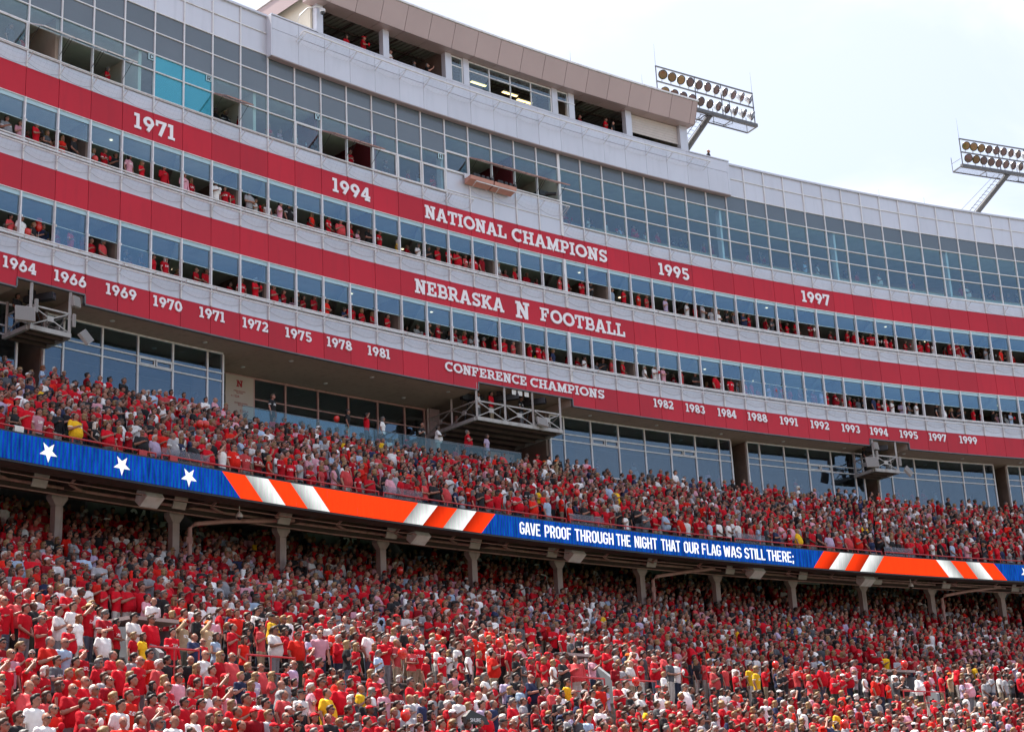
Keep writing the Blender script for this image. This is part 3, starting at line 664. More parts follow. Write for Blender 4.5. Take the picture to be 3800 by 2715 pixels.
def under(k):
    """what the video ribbon shows above or below this place"""
    tab = ((-4.4, 'the blue left of the stars'), (-2.2, 'the first star'), (-.2, 'the second star'), (1.3, 'the third star'), (2.2, 'the first orange stripe'), (3.2, 'the first white stripe'), (4.0, 'the second orange stripe'), (4.7, 'the second white stripe'), (6.2, 'the left half of the wide orange field'), (7.9, 'the right half of the wide orange field'), (8.6, 'the first shaded white stripe'), (9.4, 'the orange stripe left of the anthem'), (10.3, 'the white stripe left of the anthem'), (11.6, 'the blue just before the word GAVE'),
           (12.75, 'the word GAVE'), (13.95, 'the word PROOF'), (14.8, 'the first half of the word THROUGH'), (15.65, 'the last half of the word THROUGH'), (16.4, 'the first word THE'), (17.5, 'the word NIGHT'), (18.5, 'the word THAT'), (19.3, 'the word OUR'), (20.25, 'the word FLAG'), (21.2, 'the word WAS'), (22.2, 'the word STILL'), (23.6, 'the word THERE'), (24.8, 'the blue after the anthem'), (26.0, 'the first stripes after the anthem'), (27.6, 'the second stripes after the anthem'), (29.0, 'the start of the farther orange field'), (30.6, 'the end of the farther orange field'), (32.2, 'the last white stripes'), (34.0, 'the last orange stripe'), (35.2, 'the far blue end with a star'), (37.5, 'the farthest visible end'), (99, 'the hidden far end'))
    return next(t for q, t in tab if k < q)
# ------------------------------------------------------------------ rooftop press box
pav = thing('press_box', 'rooftop press box with a rose bronze overhanging roof and open camera bays', 'building', loc=P(18, -2, 39.7), rotz=head(18))
PZ0, PZ1 = 39.67, 41.30
def pobj(m, name, mt, par=None): return m.obj(name, mt, par or pav)
pobj(MB().seg(9.75, 26.12, .02, .42, PZ0 - .02, PZ0 + .06), 'window_sill', M['white'])
for a, b_ in ((9.70, 9.95), (12.36, 12.60), (14.97, 15.22), (15.75, 15.97), (19.70, 19.93), (20.46, 20.72), (23.14, 23.42), (25.76, 26.13)):
    pobj(MB().seg(a, b_, .08, .42, PZ0 + .065, PZ1), 'pier', M['white'])
for a, b_, n in ((15.23, 15.74, 1), (15.98, 19.69, 4), (19.94, 20.45, 1)):
    z_ = 40.70
    fr = link('press_window', MB().seg(a, b_, .30, .36, PZ1 - .09, PZ1 - .02).mesh('press_window', M['frame']), pav)
    MB().seg(a, b_, .30, .36, z_ - .03, z_ + .03).obj('frame_rail', M['frame'], fr); MB().seg(a, b_, .30, .36, PZ0 + .065, PZ0 + .13).obj('frame_rail', M['frame'], fr)
    for j in range(n + 1):
        k = a + (b_ - a) * j / n; k = min(max(k, a + .02), b_ - .02); MB().seg(k - .02, k + .02, .295, .368, PZ0 + .14, PZ1 - .1).obj('frame_post', M['frame'], fr)
    for j in range(n):
        ka, kb = a + (b_ - a) * j / n + .03, a + (b_ - a) * (j + 1) / n - .03
        MB().seg(ka, kb, .325, .335, z_ + .035, PZ1 - .1).obj('pane', M['upglass'], fr)
        if not (n == 4 and j in (1, 2)) and not (a > 19): MB().seg(ka, kb, .325, .335, PZ0 + .14, z_ - .035).obj('pane', M['upglass'], fr)
        else:
            f = MB(); A_, B_ = P(ka, .37, z_ - .04), P(kb, .37, z_ - .04); o_ = P(ka, 1.0, z_ - .42) - P(ka, .37, z_ - .04)
            for p_, q_ in ((A_, B_), (A_, A_ + o_), (B_, B_ + o_), (A_ + o_, B_ + o_)): f.bar(p_, q_, .025)
            aw = f.obj('awning_sash', M['frame'], fr)
            pm = MB(); pm.add([A_, B_, B_ + o_, A_ + o_], [(0, 1, 2, 3)]); pm.obj('pane', M['upglass'], fr)
# roof: slanted front panels, soffit, top
RA, RB = 9.35, 26.25
i = 9
while i < 27:
    a = max(i + .0, RA); b_ = min(i + 1.0, RB)
    if b_ - a > .05: pobj(MB().prism(a + .008, b_ - .008, [(.93, PZ1 + .02), (1.40, 42.60), (1.36, 42.62), (.89, PZ1 + .04)]), 'roof_panel', M['canopy']); pobj(MB().seg(a + .008, b_ - .008, .0, .92, PZ1 + .002, PZ1 + .03), 'soffit_panel', M['canopy'])
    i += 1
pobj(MB().prism(RA + .01, RB - .01, [(.84, PZ1 + .05), (1.33, 42.60), (1.20, 42.60), (-.2, 42.60), (-6.4, 42.60), (-6.4, 42.3), (.1, 42.3), (.1, PZ1 + .05)]), 'roof', M['steel'])
for a_ in (RA, RB):
    pobj(MB().prism(min(a_, a_ - .0) , a_ + .012, [(.02, PZ1), (.94, PZ1), (1.41, 42.60), (-6.4, 42.60), (-6.4, 41.6), (.02, 41.6)]), 'roof_end_panel', M['canopy'])
pobj(MB().seg(RA - .03, RB + .03, -6.5, 1.46, 42.625, 42.73), 'roof_edge', M['frame'])
pobj(MB().seg(9.7, 26.1, -6.4, -6.2, 39.4, 42.28), 'back_wall', M['roomwall'])
pobj(MB().seg(9.62, 9.70, -9.5, .05, 39.3, 42.58), 'side_wall', M['creamwall'])
pobj(MB().seg(9.59, 9.61, -9.5, .02, 42.59, 42.66), 'wall_coping', M['steel'])
pobj(MB().seg(26.13, 26.2, -6.4, .05, 39.3, 42.28), 'side_wall', M['creamwall'])
for k in (15.1, 20.6): pobj(MB().seg(k - .05, k + .05, -6.1, .05, 39.5, 42.28), 'partition_wall', M['roomwall'])
m = MB(); kk = 9.8
while kk < 26.0: m.prism(kk, kk + .11, [(.0, 41.55), (-6.1, 42.15), (-6.1, 42.2), (.0, 41.6)]); kk += .19
pobj(m, 'corrugated_ceiling', M['corr'])['kind'] = 'stuff'
pobj(MB().prism(9.8, 26.0, [(.0, 41.62), (-6.1, 42.22), (-6.1, 42.26), (.0, 41.66)]), 'ceiling_deck', M['corr'])
for k in (10.6, 11.5, 12.3, 13.3, 14.2, 21.5, 22.4, 24.3, 25.2): pobj(MB().bar(P(k, -.1, 41.45), P(k + .1, -6, 42.05), .06), 'roof_joist', M['brown'])
for d in (-1.6, -3.6): pobj(MB().seg(9.8, 26, d, d + .08, 41.45 - d * .1, 41.6 - d * .1), 'purlin', M['brown'])
s_ = None
for j in range(7): pobj(MB().seg(23.43, 25.75, .14, .19, 41.27 - .165 * (j + 1) + .012, 41.27 - .165 * j), 'shutter_slat', M['shutter'])
yl = emis('fluorescent_tube_glow', (1.0, .70, .28), 1.6)
for k, d in ((15.6, -1.6), (17.2, -1.2), (18.6, -1.2), (19.4, -1.5)):
    r_ = pobj(MB().seg(k - .34, k + .34, d - .13, d + .13, 41.12, 41.18), 'ceiling_light', M['whiteplas']); MB().seg(k - .32, k + .32, d - .08, d + .08, 41.09, 41.115).obj('tube', yl, r_)
# equipment shapes on the shelf
for k, w_, h_, lb_ in ((24.2, .3, .18, 'low dark broadcast device under the half-lowered shutter'), (21.2, .16, .22, 'dark broadcast device near the left of the last open bay'), (21.9, .2, .28, 'dark broadcast device in the middle of the last open bay'), (18.5, .2, .3, 'dark broadcast device under the lit tubes')):
    o = MB().seg(k, k + w_, -.25, -.05, PZ0 + .07, PZ0 + .07 + h_).bar(P(k + w_ / 2, -.15, PZ0 + .07 + h_), P(k + w_ * .8, .05, PZ0 + .12 + h_), .02).obj('broadcast_monitor', M['black']); o['label'] = lb_; o['category'] = 'equipment'; o['group'] = 'devices on the press box sill'

# dome camera on its bent arm beside the press box
t_ = thing('security_camera', 'white dome camera on a curved arm beside the cream wall of the press box', 'camera', loc=P(9.25, .3, 39.75))
MB().path([P(9.05, .1, 39.74), P(9.12, .25, 40.35), P(9.3, .5, 40.75), P(9.6, .7, 40.93), P(9.78, .75, 40.9)], .035).obj('arm', M['whiteplas'], t_)
c_ = P(9.78, .75, 40.72); MB().loft([(c_.x, c_.y, c_.z + .17, .05, .05), (c_.x, c_.y, c_.z + .12, .14, .14), (c_.x, c_.y, c_.z - .04, .15, .15)]).obj('housing', M['whiteplas'], t_)
MB().ell((c_.x, c_.y, c_.z - .06), (.12, .12, .13)).obj('lens_dome', M['lens'], t_, smooth=True)

# lightning rods along the roofs
for k, d, z, h, lb_ in ((20.2, 1.3, 42.73, .7, 'thin lightning rod on the middle of the press box roof'), (23.6, 1.3, 42.73, .7, 'thin lightning rod near the right end of the press box roof'), (36.2, -.2, 39.78, .6, 'thin lightning rod on the low parapet, left of two'), (38.6, -.2, 39.78, .6, 'thin lightning rod on the low parapet, nearer the far floodlight')):
    o = MB().bar(P(k, d, z), P(k, d, z + h), .012, n=5, r2=.004).obj('lightning_rod', M['steel']); o['label'] = lb_; o['category'] = 'rod'; o['group'] = 'lightning rods on the roofs'

# ------------------------------------------------------------------ floodlight racks
lb = MB(); ln = 12
lb.loft([(0, 0, -.30, .07, .07), (0, 0, -.27, .11, .11), (0, 0, -.18, .17, .17), (0, 0, -.08, .24, .24), (0, 0, .02, .285, .285), (0, 0, .06, .30, .30), (0, 0, .09, .30, .30)], n=20)
for a_ in range(0, 360, 24): lb.bar((.12 * cos(radians(a_)), .12 * sin(radians(a_)), -.30), (.2 * cos(radians(a_)), .2 * sin(radians(a_)), -.14), .012)
LB = lb.mesh('lamp_housing', M['lampcase']); 
lg = MB(); lg.loft([(0, 0, .092, .27, .27), (0, 0, .115, .20, .20), (0, 0, .122, .08, .08)], n=20); LG = lg.mesh('lamp_lens', M['lampglass']); LGA = lg.mesh('lamp_lens', M['lampamber'])
lr = MB()
for a_ in range(20): lr.bar((.275 * cos(a_ * pi / 10), .275 * sin(a_ * pi / 10), .095), (.275 * cos((a_ + 1) * pi / 10), .275 * sin((a_ + 1) * pi / 10), .095), .022, n=5)
LR = lr.mesh('rim', M['black'])
def rack(k0, k1, d, zt, zm, zb, base, nlamp, amber, label, kp):
    t = thing('floodlight_rack', label, 'floodlight', 'floodlight racks', loc=P(base[0], base[1], base[2]))
    A, Z_ = node(int(k0), d, 0).lerp(node(int(k0) + 1, d, 0), k0 - int(k0)), P(k1, d, 0); A = P(k0, d, 0)
    ax = (Z_ - A); L_ = ax.length; ax.normalize(); out = Vector((ax.y, -ax.x, 0))
    def X(u, w, z): return Vector((A.x, A.y, 0)) + ax * u + out * w + Vector((0, 0, z + CAMZ))
    for z in (zt, zm): MB().bar(X(0, 0, z), X(L_, 0, z), .055).obj('cross_beam', M['steel'], t)
    MB().bar(X(-.1, 0, zb), X(L_ + .1, 0, zb), .15).obj('main_beam', M['steel'], t)
    for u in (0.03, L_ * .39, L_ * .66, L_ - .03): MB().bar(X(u, 0, zb + .1), X(u, 0, zt), .045).obj('upright', M['steel'], t)
    for u in (.03, L_ - .03): MB().bar(X(u, 0, zt), X(u, 0, zt + 1.5), .012, n=5, r2=.004).obj('lightning_rod', M['steel'], t)
    # maintenance walkway behind and below
    w = MB()
    w.bar(X(-.1, -.9, zb - .1), X(L_ + .1, -.9, zb - .1), .05); w.bar(X(-.1, -.9, zb - .1), X(-.1, 0, zb - .05), .05); w.bar(X(L_ + .1, -.9, zb - .1), X(L_ + .1, 0, zb - .05), .05)
    for u in (L_ * .25, L_ * .5, L_ * .75): w.bar(X(u, -.9, zb - .1), X(u, 0, zb - .05), .035)
    w.obj('walkway_frame', M['steel'], t)
    gm = MB(); u = 0
    while u < L_: gm.bar(X(u, -.88, zb - .09), X(u, -.02, zb - .04), .006, n=3); u += .09
    for j in range(9): gm.bar(X(0, -.88 + j * .107, zb - .09 + j * .006), X(L_, -.88 + j * .107, zb - .09 + j * .006), .006, n=3)
    gm.obj('walkway_grating', M['steel'], t, kind='stuff')
    for u in (L_ * .0 - .1, L_ * .33, L_ * .66, L_ + .1): MB().bar(X(u, -.9, zb - .1), X(u, -.9, zb + .95), .022, n=6).obj('walkway_post', M['steel'], t)
    MB().bar(X(-.1, -.9, zb + .5), X(-.1, 0, zb + .5), .018, n=6).obj('guard_bar', M['steel'], t)
    # lamps
    for row, z in enumerate((zm + .07, zb + .16)):
        for j in range(nlamp):
            u = .42 + j * (L_ - .84) / (nlamp - 1) + (.05 if row else 0)
            yaw = math.atan2(out.x, -out.y) + radians(-22 + 6.3 * j + (4 if row else 0) + rnd.uniform(-4, 4))
            el = radians(rnd.uniform(22, 34))
            R_ = Euler((radians(90) + 0 - el * 0 + el, 0, yaw)).to_matrix().to_4x4()
            # local +z of the lamp looks forward and down
            dirv = Vector((sin(yaw), -cos(yaw), 0)); dirv = (dirv * cos(el) + Vector((0, 0, -sin(el)))).normalized()
            q = dirv.to_track_quat('Z', 'Y').to_euler(); pos = X(u, .12, z + .40)
            lo = link('lamp', LB, t, pos, q); lo.name = 'lamp'
            link('lamp_lens', LGA if (j, row) in amber else LG, lo, pos, q); link('rim', LR, lo, pos, q)
            MB().path([X(u, .0, z - .03), X(u, .02, z + .12), pos - dirv * .12 - Vector((0, 0, .12))], [.05, .03, .05], n=6).obj('lamp_bracket', M['lampcase'], lo)
    # leaning pole with ladder
    top = X(kp, -.05, zb - .12); bot = P(*base)
    MB().bar(bot, top, .20, n=12, r2=.17).obj('pole', M['steel'], t, smooth=False)
    MB().bar(top - (top - bot).normalized() * .05, top + Vector((0, 0, .1)), .3, n=4).obj('pole_head', M['steel'], t)
    side = ax * -.42
    for s2 in (side, side * 1.9): MB().bar(bot + s2 + out * .1, top + s2 + out * .1 - Vector((0, 0, .15)), .022, n=5).obj('ladder_rail', M['steel'], t)
    n_ = int((top - bot).length / .28)
    for j in range(n_): c1 = bot.lerp(top, (j + .5) / n_); MB().bar(c1 + side + out * .1, c1 + side * 1.9 + out * .1, .014, n=4).obj('rung', M['steel'], t)
    for s2 in (side * 2.9, ): MB().bar(bot + s2 + out * .1 + Vector((0, 0, .5)), top + s2 + out * .1 + Vector((0, 0, -.2)), .014, n=5).obj('handrail', M['steel'], t)
    MB().path([X(L_ * .72, .12, zm), X(L_ * .73, .15, zb + .3), X(L_ * .74, .1, zb - .35), X(L_ * .68, 0, zb - .55), X(L_ * .55, -.1, zb - .45)], .022, n=5).obj('cable', M['cable'], t)
rack(24.48, 29.35, 1.0, 44.50, 43.50, 42.30, (26.55, -3.2, 38.9), 11, {(j, 0) for j in range(3)} | {(0, 1)}, 'floodlight rack with two rows of lamps rising behind the end of the press box', 4.1)
rack(40.28, 45.6, 1.0, 44.60, 43.62, 42.60, (41.55, -3.0, 38.9), 13, {(j, 0) for j in range(3)} | {(1, 1)}, 'floodlight rack with two rows of lamps above the far low roof', 3.9)

# small pale window letters in the press level
for ch, k in (('C', 3.9), ('R', 5.88), ('V', 9.89), ('H', 14.81)):
    r_ = thing('window_letter_sign', 'small pale square with a black letter %s on a press level window' % ch, 'sign', 'lettered squares on the press windows', loc=P(k, .02, 35.2))
    MB().seg(k - .10, k + .10, .0, .008, 35.06, 35.38).obj('backing', M['header'], r_)
    glyph_mesh(glyphs(ch, led, k - .06, k + .06, 35.11, 35.33)[0][1], .012, .004).obj('letter', M['black'], r_)

# broadcast light boxes hung outside the open press windows
for n_, (a, b_) in enumerate(((15.74, 16.72), (16.78, 17.72))):
    t_ = thing('light_box', ('salmon lined light box with a white rail hung outside the press windows', 'salmon lined light box with five square lamps hung outside the press windows')[n_], 'light box', 'light boxes outside the press windows', loc=P(a + .5, .4, 34.2))
    MB().prism(a, b_, [(.10, 33.95), (.62, 34.10), (.66, 34.30), (.12, 34.24)]).obj('box', M['salmon'], t_)
    for k in cuts(a + .12, b_ - .05, .2)[:-1]: MB().seg(k + .02, k + .14, .5, .66, 34.31, 34.46).obj('lamp_head', M['black'], t_)
    MB().seg(a, b_, .1, .14, 34.30, 34.58).obj('hanging_rail', M['frame'] if n_ == 0 else M['salmon'], t_)
t_ = thing('broadcast_camera', 'black broadcast camera in the last open window beside the thick mullion', 'camera', loc=P(19.3, -.5, 34.6))
MB().seg(19.15, 19.5, -.7, -.1, 34.72, 35.0).obj('camera_body', M['black'], t_); MB().bar(P(19.4, -.2, 34.85), P(19.7, .25, 34.8), .1, n=10).obj('lens', M['black'], t_); MB().bar(P(19.3, -.5, 34.56), P(19.3, -.5, 34.72), .04).obj('pedestal', M['black'], t_)

# ------------------------------------------------------------------ camera platforms under the notches
def loudspeaker(pos, yaw, pitch, w, h, dep, label, group=None, roll=0):
    t = thing('loudspeaker', label, 'speaker', group, loc=pos)
    E_ = Euler((pitch, roll, yaw)); mm = MB(); mm.box(-w / 2, w / 2, -dep / 2, dep / 2, -h / 2, h / 2); g_ = MB(); g_.box(-w / 2 + .02, w / 2 - .02, -dep / 2 - .008, -dep / 2 - .001, -h / 2 + .02, h / 2 - .02)
    link('case', mm.mesh('case', M['speaker']), t, pos, E_); link('grille', g_.mesh('grille', M['grille']), t, pos, E_); return t
def tvcam(k, d, z, yaw, label, s=1.0):
    p = P(k, d, z); t = thing('broadcast_camera', label, 'camera', 'broadcast cameras on the platforms', loc=p)
    f = Vector((cos(yaw), sin(yaw), 0)); r_ = Vector((-f.y, f.x, 0)); up = Vector((0, 0, 1)); c = p + up * 1.5
    m_ = MB()
    def obx(c0, fx, rx, uz, nm, mt='black'):
        q = [c0 + f * a * fx + r_ * b * rx + up * e * uz for e in (-1, 1) for a, b in ((-1, -1), (1, -1), (1, 1), (-1, 1))]
        MB().hexa(q).obj(nm, M[mt], t)
    obx(c, .30, .11, .15, 'camera_body'); obx(c + f * .62, .32, .15, .15, 'box_lens'); obx(c + f * .95, .01, .12, .12, 'lens_glass', 'lens'); obx(c - f * .1 + up * .28, .12, .12, .10, 'viewfinder'); obx(c - f * .35, .08, .13, .12, 'back_unit')
    for a in (0, 2.1, 4.2): MB().bar(c - up * .2, p + Vector((cos(a) * .5, sin(a) * .5, .02)), .025, n=6).obj('leg', M['black'], t)
    MB().path([c - up * .1 - f * .3, c - up * .5 - f * .45, p + up * .3 - f * .2], .015, n=5).obj('cable', M['cable'], t)
FY = math.atan2(-.25, 1.0)
def platform(k0, k1, db, npan, label):
    z0, z1 = 20.98, 22.96; zr = 22.0
    t = thing('camera_platform', label, 'platform', 'steel camera platforms hung under the lowest band', loc=P((k0 + k1) / 2, -1, z0))
    MB().seg(k0, k1, -.12, .02, z0 - .02, z0 + .17).obj('edge_beam', M['platform'], t)
    for k in (k0, k1): MB().seg(k - .05, k + .05, -db, -.13, z0 - .02, z0 + .16).obj('edge_beam', M['platform'], t)
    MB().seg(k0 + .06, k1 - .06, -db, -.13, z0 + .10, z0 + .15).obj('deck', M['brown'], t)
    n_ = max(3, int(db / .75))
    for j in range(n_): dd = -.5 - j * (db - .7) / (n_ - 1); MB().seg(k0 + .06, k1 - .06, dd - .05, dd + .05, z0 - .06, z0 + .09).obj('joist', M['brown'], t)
    ks = [k0 + .03 + (k1 - k0 - .06) * j / npan for j in range(npan + 1)]
    def xp(a, b_, lo, hi): # one X-braced panel between two posts
        c = (a(lo) + b_(hi)) / 2; c = (a(lo) + b_(lo) + a(hi) + b_(hi)) / 4
        for q in (a(lo), b_(lo), a(hi), b_(hi)): MB().bar(q, c, .032).obj('brace', M['platform'], t)
        ex = (b_(lo) - a(lo)).normalized(); pl = MB(); up = Vector((0, 0, 1)); nn = ex.cross(up) * .03
        pl.hexa([c + ex * sx * .15 + up * sz * .12 + nn * s3 for s3 in (-1, 1) for sx, sz in ((-1, -1), (1, -1), (1, 1), (-1, 1))]).obj('gusset_plate', M['platform'], t)
    for k in ks: MB().bar(P(k, -.06, z0 + .17), P(k, -.06, z1), .075).obj('post', M['platform'], t)
    for j in range(npan):
        a = lambda z, k=ks[j]: P(k + .05, -.06, z); b_ = lambda z, k=ks[j + 1]: P(k - .05, -.06, z); xp(a, b_, z0 + .22, zr - .03)
        MB().bar(P(ks[j] + .05, -.06, zr), P(ks[j + 1] - .05, -.06, zr), .05).obj('top_rail', M['platform'], t)
    for k in (ks[0], ks[-1]):
        n2 = 2 if db > 3 else 1
        dsx = [-.1 - (db - .2) * j / n2 for j in range(n2 + 1)]
        for d_ in dsx[1:]: MB().bar(P(k, d_, z0 + .17), P(k, d_, 22.58), .07).obj('post', M['platform'], t)
        for j in range(n2):
            a = lambda z, d_=dsx[j]: P(k, d_ - .06, z); b_ = lambda z, d_=dsx[j + 1]: P(k, d_ + .06, z); xp(a, b_, z0 + .22, zr - .03)
            MB().bar(P(k, dsx[j] - .06, zr), P(k, dsx[j + 1] + .06, zr), .045).obj('side_rail', M['platform'], t)
    return t
platform(.42, 1.62, 1.9, 1, 'small steel camera platform beside the large blue club windows, nearest of the three')
platform(15.9, 19.48, 4.3, 3, 'large three-bay steel camera platform below the words CONFERENCE CHAMPIONS')
platform(34.12, 35.34, 1.9, 1, 'small steel camera platform farthest along the lowest band')
tvcam(.85, -.9, 21.13, FY, 'black broadcast camera on the nearest small platform')
tvcam(16.35, -1.6, 21.13, FY + .9, 'black broadcast camera at the back of the large platform'); tvcam(17.35, -.8, 21.13, FY, 'black box-lens camera between the middle posts of the large platform'); tvcam(18.5, -.8, 21.13, FY - .1, 'black box-lens camera in the last panel of the large platform'); tvcam(34.6, -.9, 21.13, FY, 'black broadcast camera on the farthest small platform')
for n_, k in enumerate((17.42, 17.67, 17.95)):
    o = MB().seg(k, k + .18, -.05, -.045, 22.68, 22.94).obj('paper_sheet', M['towel']); o['label'] = ('left', 'middle', 'right')[n_] + ' of the white paper sheets hanging above the large camera platform'; o['category'] = 'paper'; o['group'] = 'paper sheets above the large camera platform'
for base, tag in (((.42, 1.62), 'nearest small camera platform'), ((34.12, 35.34), 'farthest small camera platform')):
    a, b_ = base; hd = head(a)
    loudspeaker(P(a - .22, .18, 21.45), hd - .35, radians(-14), .78, .66, .14, 'large square panel speaker at the left corner of the ' + tag)
    loudspeaker(P(b_ + .42, .05, 21.12), hd + .55, radians(-28), .66, .58, .14, 'tilted square panel speaker at the right corner of the ' + tag, roll=radians(-32))
    loudspeaker(P(b_ + .08 if a < 10 else a + .12, .08, 22.55), hd + .25, radians(-8), .42, .46, .14, 'upper square panel speaker on the post of the ' + tag)
    loudspeaker(P(a + .12, .10, 21.95), hd, 0, .13, .56, .1, 'slim column speaker on the left post of the ' + tag); loudspeaker(P(b_ + .03, .10, 21.7), hd, 0, .13, .56, .1, 'slim column speaker on the right post of the ' + tag)
loudspeaker(P(18.55, .15, 21.35), head(18) - .15, radians(-28), .62, .55, .13, 'square panel speaker on the front of the large camera platform', roll=radians(10))

# wall signs in the recess
def txt(body, size, loc, rot, mt, parent, ext=.002):
    cu = bpy.data.curves.new('t', 'FONT'); cu.body = body; cu.size = size; cu.align_x = 'CENTER'; cu.align_y = 'CENTER'; cu.extrude = ext; cu.resolution_u = 3
    o = bpy.data.objects.new('t', cu); C.objects.link(o); dg = bpy.context.evaluated_depsgraph_get(); me = bpy.data.meshes.new_from_object(o.evaluated_get(dg)); bpy.data.objects.remove(o); bpy.data.curves.remove(cu)
    me.materials.clear(); me.materials.append(mt); me.name = 'print'
    return link('print', me, parent, loc, rot)
t_ = thing('wall_sign', 'cream sign with a crimson block letter N and seating directions beside the recess', 'sign', loc=P(8.84, -4.3, 21.6))
MB().seg(8.36, 9.34, -4.33, -4.29, 20.42, 22.5).obj('board', M['signp'], t_)
glyph_mesh(glyphs('N', slab, 8.74, 8.96, 21.95, 22.28)[0][1], -4.285, .006, .0008).obj('letter', M['crimson'], t_)
for body, sz, dx, z in (('INSIDE SEATING\nSECTION', .095, 0, 21.68), ('\u2190122A', .16, -.16, 21.45), ('OUTSIDE SEATING\nSECTION', .095, .05, 21.08), ('225D\u2192', .16, .16, 20.75)):
    txt(body, sz, P(8.85 + dx, -4.282, z), (radians(90), 0, bay(8)), M['crimson'], t_)
t_ = thing('wall_sign', 'pale sign with two crimson arrows below the large camera platform', 'sign', loc=P(18.6, -4.3, 20.6))
MB().seg(18.3, 19.5, -4.33, -4.29, 19.95, 20.75).obj('board', M['signp'], t_)
txt('OUTSIDE SEATING\nSECTION', .09, P(18.9, -4.285, 20.58), (radians(90), 0, bay(18)), M['crimson'], t_); txt('\u2190226   227\u2192', .17, P(18.9, -4.285, 20.3), (radians(90), 0, bay(18)), M['crimson'], t_)

# ------------------------------------------------------------------ upper seating deck
DR, UR = .76, .40                                    # row depth and rise
UP = [(8.95 - DR * i, 12.95 + UR * i) for i in range(12)]      # (d of the feet, floor)
ud = thing('upper_deck', 'upper seating deck curving above the video ribbon, full of standing spectators', 'grandstand', loc=P(20, 5, 12.5), rotz=head(20))
DA, DB = -14, 49
pr = [(9.62, 12.72), (9.62, 12.95)]
for i, (d, z) in enumerate(UP):
    back = d - DR / 2 + .0; pr.append((back, z))
    if i < 11: pr.append((back, z + UR))
pr += [(UP[-1][0] - DR / 2, 17.75), (-2.1, 17.75), (-2.1, 17.0), (5.6, 13.95), (9.3, 12.72)]
MB().prism(DA, DB, pr).obj('stepped_slab', M['concrete'], ud)
MB().seg(DA, DB, -7.15, -.0, 17.755, 17.80).obj('walkway', M['concrete'], ud)
for a, b_ in ((DA, KA - .02), (KB + .02, DB)): MB().seg(a, b_, -2.2, -2.0, 17.81, 22.7).obj('side_wall', M['soffit'], ud)
MB().seg(7.3, 17.3, .05, .70, 17.76, 18.42).obj('walkway_kerb', M['frame'], ud)
for i, (d, z) in enumerate(UP):
    m = MB(); n_ = MB(); k = DA + .3
    while k < 47:
        kk = k % 7.0
        if not (kk < .62): m.seg(k, k + .27, d - .33, d - .28, z + .28, z + .72, step=99); m.seg(k, k + .27, d - .27, d - .12, z + .36, z + .46, step=99)
        k += .305
    m.obj('seat_row', M['seat'], ud, kind='stuff')
# front rail and plexiglass at the aisles
fr_ = thing('deck_railing', 'low red railing along the front of the upper deck above the video ribbon', 'railing', loc=P(20, 9.55, 13))
a = DA
while a < 47:
    b_ = min(a + 7 - .12, 47)
    MB().rail(a + .05, b_, 9.56, 13.74, .032).obj('top_rail', M['rail'], fr_)
    MB().rail(a + .05, b_, 9.56, 13.50, .020).obj('lower_rail', M['rail'], fr_)
    k = a + .05
    while k <= b_ + .01: MB().bar(P(k, 9.56, 12.96), P(k, 9.56, 13.73), .028, n=6).obj('post', M['rail'], fr_); k += 1.138
    a += 7
for k in (0, 7, 14, 21, 28, 35):
    o = MB().seg(k + .1, k + 1.5, 9.44, 9.452, 13.0, 14.05).obj('plexiglass_guard', M['plexi']); o['label'] = 'clear plexiglass guard behind the red railing above ' + under(k + .8); o['category'] = 'guard panel'; o['group'] = 'plexiglass guards along the upper deck rail'
for k in (0, 7, 14, 21, 28, 35):
    for i0 in (2, 7):
        t_ = thing('stair_rail', ('lower' if i0 == 2 else 'upper') + ' red stair handrail in the aisle above ' + under(k + .3), 'railing', 'red stair handrails in the upper deck', loc=P(k + .3, UP[i0][0], UP[i0][1]))
        A, Z_ = UP[i0], UP[i0 + 3]
        MB().path([P(k + .3, A[0] + .1, A[1]), P(k + .3, A[0] + .1, A[1] + .92), P(k + .3, Z_[0], Z_[1] + .92), P(k + .3, Z_[0], Z_[1])], .03).obj('rail', M['rail'], t_)
        MB().bar(P(k + .3, A[0], A[1] + .45), P(k + .3, Z_[0], Z_[1] + .45), .02, n=6).obj('middle_rail', M['rail'], t_)
# glass balustrade of the recess
t_ = thing('glass_balustrade', 'clear glass balustrade in front of the recessed club walkway', 'railing', loc=P(12, .75, 18.4))
kk = [6.74, 7.9, 9.05, 10.2, 11.35, 12.5, 13.65, 14.8, 15.95, 17.26]
for j in range(len(kk) - 1): MB().seg(kk[j] + .01, kk[j + 1] - .01, .765, .78, 18.44, 19.28).obj('pane', M['railglass'], t_)
MB().seg(6.74, 17.26, .75, .80, 18.40, 18.45).obj('shoe_rail', M['frame'], t_); MB().seg(6.74, 17.26, .762, .784, 19.285, 19.31).obj('top_cap', M['steel'], t_)
t_ = thing('walkway_rail', 'red rail on the landing between the recess and the club windows', 'railing', loc=P(19, .6, 17.7))
MB().path([P(17.5, .6, 18.6), P(19.9, .6, 18.6), P(20.6, 1.6, 18.1), P(20.6, 1.6, 17.1)], .03).obj('top_rail', M['rail'], t_)
for k in (17.5, 18.7, 19.9): MB().bar(P(k, .6, 17.6), P(k, .6, 18.6), .025, n=6).obj('post', M['rail'], t_)

